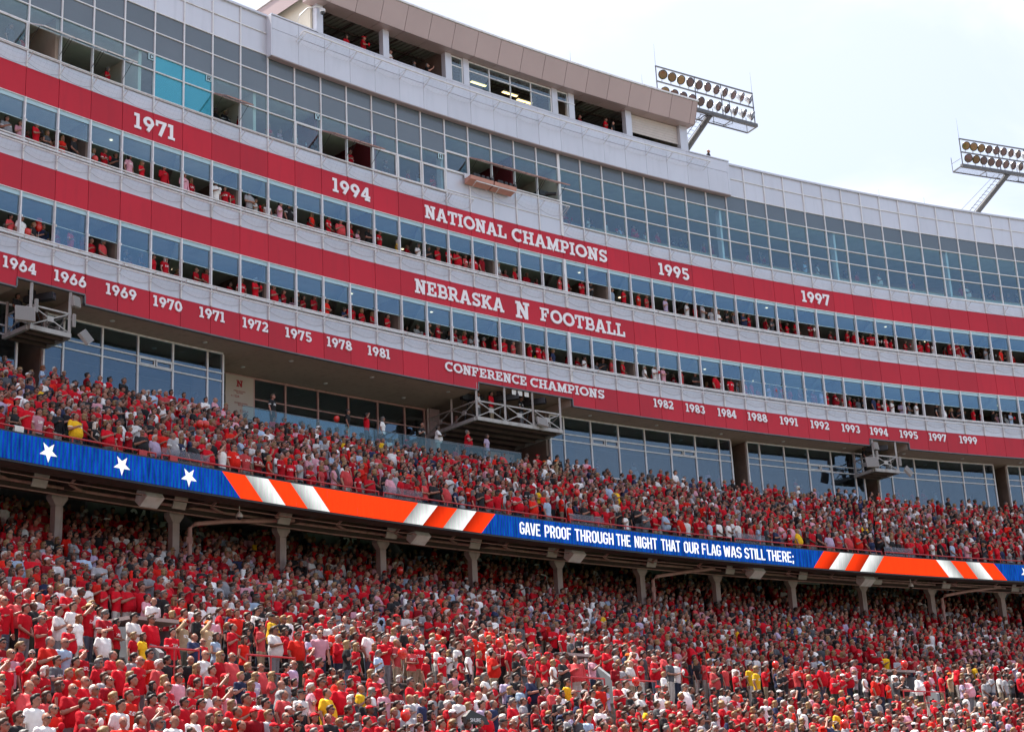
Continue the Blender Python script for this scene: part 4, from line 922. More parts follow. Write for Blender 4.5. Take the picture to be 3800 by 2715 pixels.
# underside: soffit, beams, columns
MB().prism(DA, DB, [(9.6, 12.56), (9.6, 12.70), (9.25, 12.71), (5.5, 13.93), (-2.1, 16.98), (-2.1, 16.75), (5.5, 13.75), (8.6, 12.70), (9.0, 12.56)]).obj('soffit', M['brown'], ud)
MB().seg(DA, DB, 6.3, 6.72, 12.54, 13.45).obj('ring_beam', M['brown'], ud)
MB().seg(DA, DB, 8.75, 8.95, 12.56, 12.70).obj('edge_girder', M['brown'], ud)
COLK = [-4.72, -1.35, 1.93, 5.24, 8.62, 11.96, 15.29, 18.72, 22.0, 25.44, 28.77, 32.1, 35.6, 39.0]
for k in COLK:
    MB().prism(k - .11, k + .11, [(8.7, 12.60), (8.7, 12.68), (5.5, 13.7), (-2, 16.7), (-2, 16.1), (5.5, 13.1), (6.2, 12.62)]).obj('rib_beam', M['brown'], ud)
    t_ = thing('column', 'square concrete column with flared capital below ' + under(k + .5), 'column', 'columns under the upper deck', loc=P(k, 6.5, 8.7), rotz=head(k))
    c = MB(); c.box(-.175, .175, -.16, .16, 0, 1.35); c.box(-.155, .155, -.145, .145, 1.36, 3.44); o = c.mesh('shaft', M['column']); link('shaft', o, t_, (0, 0, 0), local=True)
    c = MB(); c.hexa([(-.155, -.145, 3.45), (.155, -.145, 3.45), (.155, .145, 3.45), (-.155, .145, 3.45), (-.33, -.17, 3.70), (.33, -.17, 3.70), (.33, .17, 3.70), (-.33, .17, 3.70)]); c.box(-.33, .33, -.17, .17, 3.702, 3.83); link('capital', c.mesh('capital', M['column']), t_, (0, 0, 0), local=True)
# bracket plates and pipes under the ribbon
for k in (-2.42, 1.43, 4.65, 8.27, 11.31, 14.3, 18.4, 21.84, 25.15, 28.7, 32.04, 35.5):
    o = MB().prism(k - .19, k + .19, [(7.75, 12.38), (7.80, 12.36), (8.02, 12.80), (7.97, 12.82)]).obj('flat_speaker_panel', M['speaker']); o['label'] = 'flat square speaker panel hanging below ' + under(k); o['category'] = 'speaker'; o['group'] = 'flat speaker panels under the upper deck'
for k in (.32, 8.94, 14.9, 22.64, 27.78, 35.9):
    t_ = thing('loudspeaker', 'white wedge loudspeaker tilted down below ' + under(k), 'speaker', 'white wedge loudspeakers under the video ribbon', loc=P(k, 8.0, 12.75))
    MB().prism(k - .25, k + .25, [(8.12, 12.72), (8.50, 12.70), (8.72, 12.42), (8.28, 12.12), (8.02, 12.34)], step=99).obj('case', M['frame'], t_); MB().bar(P(k, 8.05, 12.8), P(k, 8.0, 13.1), .03).obj('bracket', M['steel'], t_)
t_ = thing('drain_pipes', 'rose brown drain pipes running under the upper deck edge', 'pipe', loc=P(20, 7.9, 12.8))
MB().rail(DA, DB, 7.1, 12.66, .055).obj('main_pipe', M['pipe'], t_); MB().rail(DA, DB, 8.4, 12.50, .022).obj('conduit', M['brown'], t_); MB().rail(DA, DB, 8.62, 12.46, .014).obj('conduit', M['pipe'], t_); MB().rail(DA, DB, 6.95, 12.45, .03).obj('conduit', M['pipe'], t_)
for k in range(DA, DB, 2):
    MB().path([P(k + .2, 8.5, 12.66), P(k + .25, 8.1, 12.55), P(k + .7, 7.6, 12.58), P(k + 1.1, 7.15, 12.64)], .05).obj('branch_pipe', M['pipe'], t_)
    MB().bar(P(k + .9, 7.1, 12.66), P(k + .9, 7.1, 13.2), .012, n=4).obj('hanger', M['steel'], t_)
for n_, (k, kc, lb_) in enumerate(((5.1, 1.93, 'second'), (21.3, 18.72, 'middle'), (34.9, 32.1, 'far'))):
    t_ = thing('downpipe', 'rose brown rainwater pipe sloping to the %s column and down its side' % lb_, 'pipe', 'rainwater downpipes', loc=P(kc + .3, 6.8, 9))
    MB().path([P(k, 7.6, 12.62), P(kc + 1.3, 7.1, 12.35), P(kc + .42, 6.95, 12.12), P(kc + .28, 6.9, 11.95), P(kc + .28, 6.9, 9.2)], .085, n=8).obj('pipe', M['pipe'], t_)
    MB().bar(P(kc + .28, 6.9, 11.35), P(kc + .28, 6.9, 11.6), .14, n=4).obj('junction_box', M['pipe'], t_)
for k in (2.9, 29.85):
    t_ = thing('security_camera', 'white hanging dome camera under the video ribbon %s' % ('near the second column' if k < 10 else 'before the orange stripes'), 'camera', 'dome cameras under the ribbon', loc=P(k, 8.5, 12.4))
    c = P(k, 8.5, 12.30); MB().bar(c + Vector((0, 0, .05)), c + Vector((0, 0, .35)), .02, n=6).obj('stem', M['whiteplas'], t_); MB().loft([(c.x, c.y, c.z - .1, .14, .14), (c.x, c.y, c.z, .13, .13), (c.x, c.y, c.z + .1, .05, .05)]).obj('housing', M['whiteplas'], t_); MB().ell((c.x, c.y, c.z - .1), (.10, .10, .09)).obj('lens_dome', M['lens'], t_, smooth=True)

# ------------------------------------------------------------------ video ribbon
def ledmat(name, col, k, noise=.25, speck=0.0, grad=None):
    m = bpy.data.materials.new(name); m.use_nodes = True; t = m.node_tree; b = t.nodes['Principled BSDF']; N = t.nodes.new; L = t.links.new
    b.inputs['Base Color'].default_value = (.003, .003, .004, 1); b.inputs['Roughness'].default_value = .8; b.inputs['Specular IOR Level'].default_value = 0
    gp = N('ShaderNodeNewGeometry'); mpn = N('ShaderNodeMapping'); mpn.inputs['Rotation'].default_value = (0, 0, -.72); mpn.inputs['Scale'].default_value = (9, 9, 1.2); L(gp.outputs['Position'], mpn.inputs[0])
    n = N('ShaderNodeTexNoise'); n.inputs['Scale'].default_value = 1.0; n.inputs['Detail'].default_value = 3; L(mpn.outputs[0], n.inputs['Vector'])
    n2 = N('ShaderNodeTexNoise'); n2.inputs['Scale'].default_value = 26; n2.inputs['Detail'].default_value = 2; L(gp.outputs['Position'], n2.inputs['Vector'])
    r = N('ShaderNodeMapRange'); r.inputs[1].default_value = .3; r.inputs[2].default_value = .7; r.inputs[3].default_value = 1 - noise; r.inputs[4].default_value = 1 + noise; L(n.outputs['Fac'], r.inputs[0])
    r2 = N('ShaderNodeMapRange'); r2.inputs[1].default_value = .35; r2.inputs[2].default_value = .42; r2.inputs[3].default_value = 1 - speck; r2.inputs[4].default_value = 1; L(n2.outputs['Fac'], r2.inputs[0])
    mu = N('ShaderNodeMath'); mu.operation = 'MULTIPLY'; L(r.outputs[0], mu.inputs[0]); L(r2.outputs[0], mu.inputs[1])
    mk = N('ShaderNodeMath'); mk.operation = 'MULTIPLY'; mk.inputs[1].default_value = k; L(mu.outputs[0], mk.inputs[0])
    if grad:
        at = N('ShaderNodeAttribute'); at.attribute_name = 'fade'; rp = N('ShaderNodeMapRange'); rp.inputs[3].default_value = grad[0]; rp.inputs[4].default_value = grad[1]; L(at.outputs['Fac'], rp.inputs[0])
        m3 = N('ShaderNodeMath'); m3.operation = 'MULTIPLY'; L(mk.outputs[0], m3.inputs[0]); L(rp.outputs[0], m3.inputs[1]); mk = m3
    if 'blue' in name or 'star' in name or 'white' in name:      # colour shimmer of the diode rows
        mw = N('ShaderNodeMapping'); mw.inputs['Rotation'].default_value = (0, 0, -.72); L(gp.outputs['Position'], mw.inputs[0])
        wv = N('ShaderNodeTexWave'); wv.inputs['Scale'].default_value = 2.1; wv.inputs['Distortion'].default_value = .6; wv.inputs['Detail'].default_value = 1; L(mw.outputs[0], wv.inputs['Vector'])
        cm = N('ShaderNodeMix'); cm.data_type = 'RGBA'; L(wv.outputs['Fac'], cm.inputs[0])
        cm.inputs[6].default_value = (*[c_ * f_ for c_, f_ in zip(col, (.5, 1.75, .85) if 'blue' in name else (1.05, .92, 1.0))], 1); cm.inputs[7].default_value = (*[c_ * f_ for c_, f_ in zip(col, (9, .55, 1.2) if 'blue' in name else (.92, 1.05, .95))], 1)
        L(cm.outputs[2], b.inputs['Emission Color'])
    else: b.inputs['Emission Color'].default_value = (*col, 1)
    L(mk.outputs[0], b.inputs['Emission Strength']); return m
LEDK = .5
M['led_blue'] = ledmat('led_blue', (.001, .066, .40), LEDK * .72, .45, .25); M['led_orange'] = ledmat('led_orange', (1.0, .045, .006), LEDK * 1.1, .06, .15); M['led_orange_fade'] = ledmat('led_orange_fade', (1.0, .045, .006), LEDK * 1.1, .06, .1, (1.0, .30))
M['led_white'] = ledmat('led_white', (.74, .76, .76), LEDK * 1.25, .12, .1, (.30, 1.0)); M['led_star'] = ledmat('led_star', (.85, .82, .80), LEDK * 1.2, .14, .0); M['led_text'] = ledmat('led_text', (.86, .86, .93), LEDK * 1.15, .04, .0)
rb = thing('video_ribbon', 'long curved video ribbon showing stars, stripes and a line of the anthem', 'video display', loc=P(20, 9.75, 12.5), rotz=head(20))
ZT, ZB = 13.46, 12.57
MB().seg(DA, DB, 9.66, 9.78, 12.50, 13.52).obj('cabinet', M['black'], rb)
def ledquad(kt0, kt1, kb0, kb1, mt, name, fade=None):
    """screen area with slanted ends; pieces follow the bays"""
    N_ = max(2, int(abs(kt1 - kt0)) * 2 + 2); vs = []; fs = []
    for j in range(N_ + 1):
        t = j / N_; vs += [P(kb0 + (kb1 - kb0) * t, 9.803, ZB), P(kt0 + (kt1 - kt0) * t, 9.803, ZT)]
    for j in range(N_): fs.append((2 * j, 2 * j + 2, 2 * j + 3, 2 * j + 1))
    m = MB(); m.add(vs, fs); o = m.obj(name, M[mt], rb)
    if fade is not None:
        at = o.data.attributes.new('fade', 'FLOAT', 'POINT')
        for j in range(N_ + 1):
            t = j / N_; v = t if fade > 0 else 1 - t; at.data[2 * j].value = v; at.data[2 * j + 1].value = v
ledquad(DA, 1.69, DA, 2.25, 'led_blue', 'blue_screen'); ledquad(10.96, 24.94, 10.41, 24.39, 'led_blue', 'blue_screen'); ledquad(33.2, DB, 33.77, DB, 'led_blue', 'blue_screen')
for kt0, kt1, kb0, kb1, c_, fd in ((1.69, 2.39, 2.25, 2.94, 'o', None), (2.39, 3.10, 2.94, 3.65, 'w', .9), (3.10, 3.81, 3.65, 4.36, 'o', None), (3.81, 4.53, 4.36, 5.08, 'w', .9), (4.53, 8.12, 5.08, 7.57, 'o', None), (8.12, 8.82, 7.57, 8.26, 'w', 1), (8.82, 9.54, 8.26, 8.99, 'of', -1), (9.54, 10.25, 8.99, 9.70, 'w', 1), (10.25, 10.96, 9.70, 10.41, 'of', -1),
                                  (24.94, 25.71, 24.39, 25.11, 'of', 1), (25.71, 26.37, 25.11, 25.85, 'w', -1), (26.37, 27.12, 25.85, 26.57, 'of', 1), (27.12, 27.80, 26.57, 27.28, 'w', -1), (27.80, 30.34, 27.28, 30.88, 'o', None), (30.34, 31.06, 30.88, 31.61, 'w', -1), (31.06, 31.80, 31.61, 32.32, 'o', None), (31.80, 32.49, 32.32, 33.06, 'w', 1), (32.49, 33.2, 33.06, 33.77, 'o', None)):
    ledquad(kt0, kt1, kb0, kb1, {'o': 'led_orange', 'of': 'led_orange_fade', 'w': 'led_white'}[c_], {'o': 'orange_stripe', 'of': 'orange_stripe', 'w': 'white_stripe'}[c_], fd)
for kc in (-10.8, -8.88, -6.96, -5.04, -3.12, -1.18, .71, 34.75, 36.7, 38.6, 40.5, 42.4):
    pts = []
    for j in range(10):
        r_ = .36 if j % 2 == 0 else .145; a_ = -pi / 2 + j * pi / 5; pts.append((kc + r_ * .66 * cos(a_), 13.03 + r_ * sin(a_)))
    m = MB(); m.add([P(k, 9.812, z) for k, z in pts] + [P(kc, 9.812, 13.03)], [(10, j, (j + 1) % 10) for j in range(10)]); m.obj('star', M['led_star'], rb)
for wd, a, b_ in (('GAVE', 11.87, 12.68), ('PROOF', 12.84, 13.91), ('THROUGH', 14.04, 15.61), ('THE', 15.73, 16.33), ('NIGHT', 16.49, 17.44), ('THAT', 17.61, 18.43), ('OUR', 18.59, 19.23), ('FLAG', 19.37, 20.2), ('WAS', 20.33, 21.12), ('STILL', 21.26, 22.18), ('THERE;', 22.27, 23.49)):
    for ch, quads in glyphs(wd, led, a, b_, 12.74, 13.27, .075):
        glyph_mesh(quads, 9.81, .004, .0007).obj('letter', M['led_text'], rb, label='white lit letter %s of the word %s' % (ch, wd.strip(';')))
for k in range(-13, 48): MB().seg(k - .004, k + .004, 9.8025, 9.8035, ZB, ZT, step=99).obj('module_seam', M['black'], rb)
# cloths over the rail
for k, mt, lb_ in ((-3.9, 'towel', 'white printed towel hung over the red rail at the left'), (-.62, 'rail', 'red cloth hung over the red rail above the second star'), (.25, 'rail', 'red shirt draped over the red rail beside the plexiglass')):
    o = MB().prism(k, k + .22, [(9.62, 13.4), (9.64, 13.75), (9.55, 13.79), (9.5, 13.5), (9.52, 13.5), (9.56, 13.76), (9.61, 13.74), (9.60, 13.4)], step=99).obj('towel', M[mt]); o['label'] = lb_; o['category'] = 'towel'

# ------------------------------------------------------------------ lower stand
LU = [(17.5 - DR * i, 4.78 + .33 * i) for i in range(29)]                  # behind the cross aisle
LL = [(20.15 + DR * i, 3.42 - .37 * i) for i in range(13)]                # in front of it
ls = thing('lower_stand', 'lower seating stand with a cross aisle, reaching back into the shade under the upper deck', 'grandstand', loc=P(15, 20, -CAMZ), rotz=head(15))
pr = [(34.3, -CAMZ - .2), (34.3, LL[-1][1] - .3), (LL[-1][0] + DR / 2, LL[-1][1] - .3)]
for i in range(len(LL) - 1, -1, -1): d, z = LL[i]; pr += [(d + DR / 2, z), (d - DR / 2, z)]
pr += [(19.5, 3.42), (19.5, 4.42), (17.5 + DR / 2, 4.42)]
for i, (d, z) in enumerate(LU): pr += [(d + DR / 2, z), (d - DR / 2, z)]
pr += [(LU[-1][0] - DR / 2 - .5, LU[-1][1]), (LU[-1][0] - DR / 2 - .5, 10), (10, 2), (22, -CAMZ - .2)]
MB().prism(-26, 50, pr).obj('stepped_slab', M['concrete'], ls)
for i, (d, z) in enumerate(LL + LU[:14]):
    MB().seg(-22, 49, d - .34, d - .10, z + .38, z + .42).obj('bench', M['bench'], ls)
MB().seg(-14, 49, -4.9, -4.7, 13.0, 17.72).obj('rear_wall', M['greywall'], ls)
t_ = thing('aisle_railing', 'red railing along the cross aisle of the lower stand', 'railing', loc=P(10, 19.4, 4.4))
for a, b_ in ((-5.6, -4.4), (-3.2, -1.9), (6.8, 8.0), (8.6, 9.95), (20.4, 22.3), (34.6, 36.4)):
    MB().rail(a, b_, 19.42, 5.42, .03).obj('top_rail', M['rail'], t_); MB().rail(a, b_, 19.42, 4.95, .022).obj('middle_rail', M['rail'], t_)
    for k in (a, (a + b_) / 2, b_): MB().bar(P(k, 19.42, 4.43), P(k, 19.42, 5.41), .026, n=6).obj('post', M['rail'], t_)
VOM = [-3.95, 9.0, 22.6, 35.9]
for kv in VOM:
    t_ = thing('vomitory', 'grey walled stair opening behind the cross aisle, ' + {0: 'nearest, by two orange-capped officers', 1: 'second from the left', 2: 'third from the left', 3: 'farthest one'}[VOM.index(kv)], 'stair opening', 'stair openings in the lower stand', loc=P(kv, 16.5, 4.4), rotz=head(kv))
    for a, b_ in ((kv - .62, kv - .5), (kv + .5, kv + .62)): MB().prism(a, b_, [(18.1, 4.0), (18.1, 5.5), (16.9, 6.35), (14.6, 6.55), (14.6, 5.0)]).obj('side_wall', M['greywall'], t_)
    MB().seg(kv - .63, kv + .63, 14.4, 16.9, 6.56, 6.66).obj('coping', M['column'], t_); MB().seg(kv - .49, kv + .49, 14.5, 14.6, 4.4, 6.55).obj('back_wall', M['greywall'], t_)
for lab, kc in (('24', 3.7), ('25', 10.74), ('26', 17.3), ('27', 24.2), ('28', 30.67)):
    MB().prism(kc - 1.5, kc + .9, [(0.0, 12.3), (0.15, 12.3), (.15, 15.3), (.0, 15.3)]).obj('portal_wall', M['greywall'], ls)
    MB().prism(kc + .9, kc + 1.0, [(0.15, 12.3), (4.2, 10.6), (4.2, 11.0), (.15, 15.2)]).obj('portal_side_wall', M['greywall'], ls)
    t_ = thing('section_sign', 'black section sign reading %s under the deck below %s' % (lab, under(kc - 1)), 'sign', 'section number signs', loc=P(kc, .2, 13))
    MB().seg(kc - .36, kc + .36, .155, .2, 13.05, 14.45).obj('board', M['signk'], t_); MB().seg(kc - .28, kc + .28, .201, .206, 14.26, 14.32).obj('stripe', M['letter'], t_)
    for ch, quads in glyphs(lab, slab, kc - .26, kc + .26, 13.5, 14.12, .1): glyph_mesh(quads, .201, .008, .0008).obj('numeral', M['letter'], t_)
for k in (-3.0, 27.2):
    t_ = thing('restroom_sign', 'grey MEN and WOMEN sign hanging under the deck at the %s' % ('first column' if k < 0 else 'far columns'), 'sign', 'restroom signs', loc=P(k, 5, 13))
    MB().seg(k - .55, k + .55, 4.98, 5.02, 12.72, 13.0).obj('board', M['greywall'], t_); txt('MEN      WOMEN', .2, P(k, 5.03, 12.86), (radians(90), 0, bay(floor(k))), M['signk'], t_)

# ------------------------------------------------------------------ people
def pmat(name, attr, rough, var=0.0, spec=.4, fallback=None, sss=0):
    m = bpy.data.materials.new(name); m.use_nodes = True; t = m.node_tree; b = t.nodes['Principled BSDF']; N = t.nodes.new; L = t.links.new
    a = N('ShaderNodeAttribute'); a.attribute_type = 'INSTANCER'; a.attribute_name = attr
    tc = N('ShaderNodeTexCoord'); n = N('ShaderNodeTexNoise'); n.inputs['Scale'].default_value = 9 if attr != 'hair_col' else 38; n.inputs['Detail'].default_value = 3; L(tc.outputs['Object'], n.inputs['Vector'])
    r = N('ShaderNodeMapRange'); r.inputs[1].default_value = .3; r.inputs[2].default_value = .7; r.inputs[3].default_value = 1 - var; r.inputs[4].default_value = 1 + var * .7; L(n.outputs['Fac'], r.inputs[0])
    v = N('ShaderNodeVectorMath'); v.operation = 'SCALE'; L(a.outputs['Color'], v.inputs[0]); L(r.outputs[0], v.inputs[3]); out = v.outputs[0]
    if attr == 'shirt_col':   # printed chest mark and sleeve stripes on some shirts
        sx = N('ShaderNodeSeparateXYZ'); L(tc.outputs['Object'], sx.inputs[0])
        pr_ = N('ShaderNodeAttribute'); pr_.attribute_type = 'INSTANCER'; pr_.attribute_name = 'print_amt'
        n2 = N('ShaderNodeTexNoise'); n2.noise_dimensions = '4D'; n2.inputs['Scale'].default_value = 32; L(tc.outputs['Object'], n2.inputs['Vector']); oi_ = N('ShaderNodeObjectInfo'); w4 = N('ShaderNodeMath'); w4.operation = 'MULTIPLY'; w4.inputs[1].default_value = 50; L(oi_.outputs['Random'], w4.inputs[0]); L(w4.outputs[0], n2.inputs['W'])
        def cmp(src, op, val):
            q = N('ShaderNodeMath'); q.operation = op; q.inputs[1].default_value = val; L(src, q.inputs[0]); return q.outputs[0]
        def mulf(x_, y_):
            q = N('ShaderNodeMath'); q.operation = 'MULTIPLY'; L(x_, q.inputs[0]); L(y_, q.inputs[1]); return q.outputs[0]
        ab = N('ShaderNodeMath'); ab.operation = 'ABSOLUTE'; L(sx.outputs[0], ab.inputs[0])
        mk = mulf(mulf(cmp(sx.outputs[2], 'GREATER_THAN', 1.20), cmp(sx.outputs[2], 'LESS_THAN', 1.29)), mulf(cmp(ab.outputs[0], 'LESS_THAN', .115), cmp(sx.outputs[1], 'GREATER_THAN', .03)))
        mk = mulf(mk, cmp(n2.outputs['Fac'], 'GREATER_THAN', .5)); mk = mulf(mk, cmp(pr_.outputs['Fac'], 'GREATER_THAN', .5))
        sl_ = mulf(mulf(cmp(sx.outputs[2], 'GREATER_THAN', 1.215), cmp(sx.outputs[2], 'LESS_THAN', 1.245)), mulf(cmp(ab.outputs[0], 'GREATER_THAN', .215), cmp(pr_.outputs['Fac'], 'GREATER_THAN', .5)))
        ad = N('ShaderNodeMath'); ad.operation = 'MAXIMUM'; L(mk, ad.inputs[0]); L(sl_, ad.inputs[1]); mk = ad.outputs[0]
        mm = N('ShaderNodeMix'); mm.data_type = 'RGBA'; L(mk, mm.inputs[0]); L(out, mm.inputs[6]); mm.inputs[7].default_value = (.75, .74, .73, 1); out = mm.outputs[2]
        bp = N('ShaderNodeBump'); bp.inputs['Strength'].default_value = .6; bp.inputs['Distance'].default_value = .03; L(n.outputs['Fac'], bp.inputs['Height']); L(bp.outputs[0], b.inputs['Normal'])
    L(out, b.inputs['Base Color']); b.inputs['Roughness'].default_value = rough; b.inputs['Specular IOR Level'].default_value = spec; return m
PM = dict(skin=pmat('skin', 'skin_col', .5, .08), shirt=pmat('shirt_fabric', 'shirt_col', .85, .10, .2), pants=pmat('trouser_fabric', 'pants_col', .85, .15, .2), hair=pmat('hair_strands', 'hair_col', .55, .35, .35), cap=pmat('cap_fabric', 'cap_col', .8, .08, .2),
          glass=mat('sunglass_lens', (.008, .009, .012), .12, spec=.7), shoe=mat('shoe_leather', (.05, .045, .045), .6), eye=mat('eye_dark', (.03, .02, .018), .3), lip=mat('lip_colour', (.30, .10, .09), .5), straw=mat('straw_weave', (.55, .42, .22), .8, var=.2, scale=30))
def evalmesh(mb, mats, voxel, ratio, name, smooth=2):
    me = mb.mesh(name, mats); o = bpy.data.objects.new('tmp', me); C.objects.link(o)
    r = o.modifiers.new('r', 'REMESH'); r.mode = 'VOXEL'; r.voxel_size = voxel
    if smooth: q = o.modifiers.new('s', 'SMOOTH'); q.factor = .5; q.iterations = smooth
    if ratio < 1: q = o.modifiers.new('d', 'DECIMATE'); q.ratio = ratio
    dg = bpy.context.evaluated_depsgraph_get(); out = bpy.data.meshes.new_from_object(o.evaluated_get(dg)); out.name = name
    bpy.data.objects.remove(o); bpy.data.meshes.remove(me)
    out.materials.clear()
    for m_ in mats: out.materials.append(m_)
    out.polygons.foreach_set('use_smooth', [True] * len(out.polygons)); out.polygons.foreach_set('material_index', [0] * len(out.polygons)); return out
def limb(m, pts, rs, mi=0, n=10):
    m.path(pts, rs, mi, n)
    for p, r_ in zip(pts, rs): m.ell(p, (r_, r_, r_), mi, 8, 6)
def add_meshes(base, parts, mats, name):
    """joins meshes (each with its own material list) into one"""
    v = []; f = []; mi = []; sm = []
    for me in parts:
        o = len(v); v += [tuple(q.co) for q in me.vertices]; idx = [mats.index(m_) for m_ in me.materials]
        for p in me.polygons: f.append(tuple(i + o for i in p.vertices)); mi.append(idx[p.material_index]); sm.append(p.use_smooth)
    out = bpy.data.meshes.new(name); out.from_pydata(v, [], f)
    for m_ in mats: out.materials.append(m_)
    out.polygons.foreach_set('material_index', mi); out.polygons.foreach_set('use_smooth', sm); out.update(); return out
HC = Vector((0, .040, 1.605))        # head centre, the face looks along +y and a little up
HR = Matrix.Rotation(radians(8), 4, 'X')
def hd(p): return HC + (HR @ Vector(p))
def hand(m, w, f, side, curl=.5, flat=False):
    """palm, four unequal bent fingers and a thumb; w wrist, f finger direction"""
    w = Vector(w); f = Vector(f).normalized(); up = Vector((0, 0, 1)) if abs(f.z) < .8 else Vector((0, 1, 0))
    s_ = f.cross(up).normalized() * side; nrm = s_.cross(f).normalized()
    c = w + f * .055
    q = [c + f * a * .045 + s_ * b * .04 + nrm * e * .014 for e in (-1, 1) for a, b in ((-1, -.8), (1, -1), (1, 1), (-1, .8))]; m.hexa(q)
    for i, L_ in enumerate((.068, .078, .072, .055)):
        b0 = w + f * .095 + s_ * (-.030 + .020 * i); d1 = f; d2 = (f - nrm * curl).normalized(); d3 = (f * .6 - nrm * curl * 1.6).normalized()
        p1 = b0 + d1 * L_ * .45; p2 = p1 + d2 * L_ * .3; p3 = p2 + d3 * L_ * .25
        m.path([b0 - f * .02, p1, p2, p3], [.0095, .009, .008, .006], 0, 5)
    b0 = w + f * .03 - s_ * .036; t1 = (f * .6 - s_ * .8).normalized()
    m.path([b0, b0 + t1 * .035, b0 + t1 * .05 + f * .02], [.012, .011, .008], 0, 5)
ARMS = {  # shoulder to elbow to wrist, finger direction; right arm is +x
    'down': ((.27, -.03, 1.13), (.27, .05, .89), (0, .15, -1)),
    'heart': ((.275, .035, 1.13), (.10, .150, 1.25), (-.95, -.03, .26)),
    'cap': ((.28, .08, 1.14), (.10, .24, 1.20), (-.8, .25, .25)),
    'salute': ((.37, .13, 1.40), (.17, .17, 1.60), (-.55, .0, .72)),
    'cross': ((.27, .06, 1.13), (.02, .215, 1.12), (-.95, -.02, .05)),
    'phone': ((.24, .14, 1.17), (.12, .36, 1.36), (-.2, .25, .9)),
    'clasp': ((.265, .03, 1.12), (.07, .20, .96), (-.8, .2, -.3))}
POSES = {'A': ('heart', 'down'), 'B': ('down', 'down'), 'C': ('cap', 'down'), 'D': ('salute', 'down'), 'E': ('cross', 'cross'), 'F': ('phone', 'down'), 'G': ('clasp', 'clasp'), 'H': ('heart', 'clasp')}
def torso_rings(sex, grow=0.0):
    b = {'m': [(.84, .165, .105), (.93, .172, .112), (1.03, .160, .112), (1.15, .176, .124), (1.27, .196, .132), (1.37, .206, .124), (1.435, .160, .098), (1.478, .075, .070)],
         'h': [(.84, .195, .140), (.93, .215, .185), (1.03, .225, .215), (1.15, .215, .195), (1.27, .205, .160), (1.36, .205, .138), (1.43, .160, .105), (1.475, .085, .080)],
         'f': [(.84, .178, .118), (.93, .180, .118), (1.03, .142, .098), (1.15, .140, .100), (1.25, .155, .138), (1.33, .158, .115), (1.41, .130, .085), (1.465, .058, .055)]}[sex]
    return [(0, {'h': .05, 'f': .01, 'm': .005}[sex] * (1 if .9 < z < 1.3 else .3), z, rx + grow, ry + grow) for z, rx, ry in b]
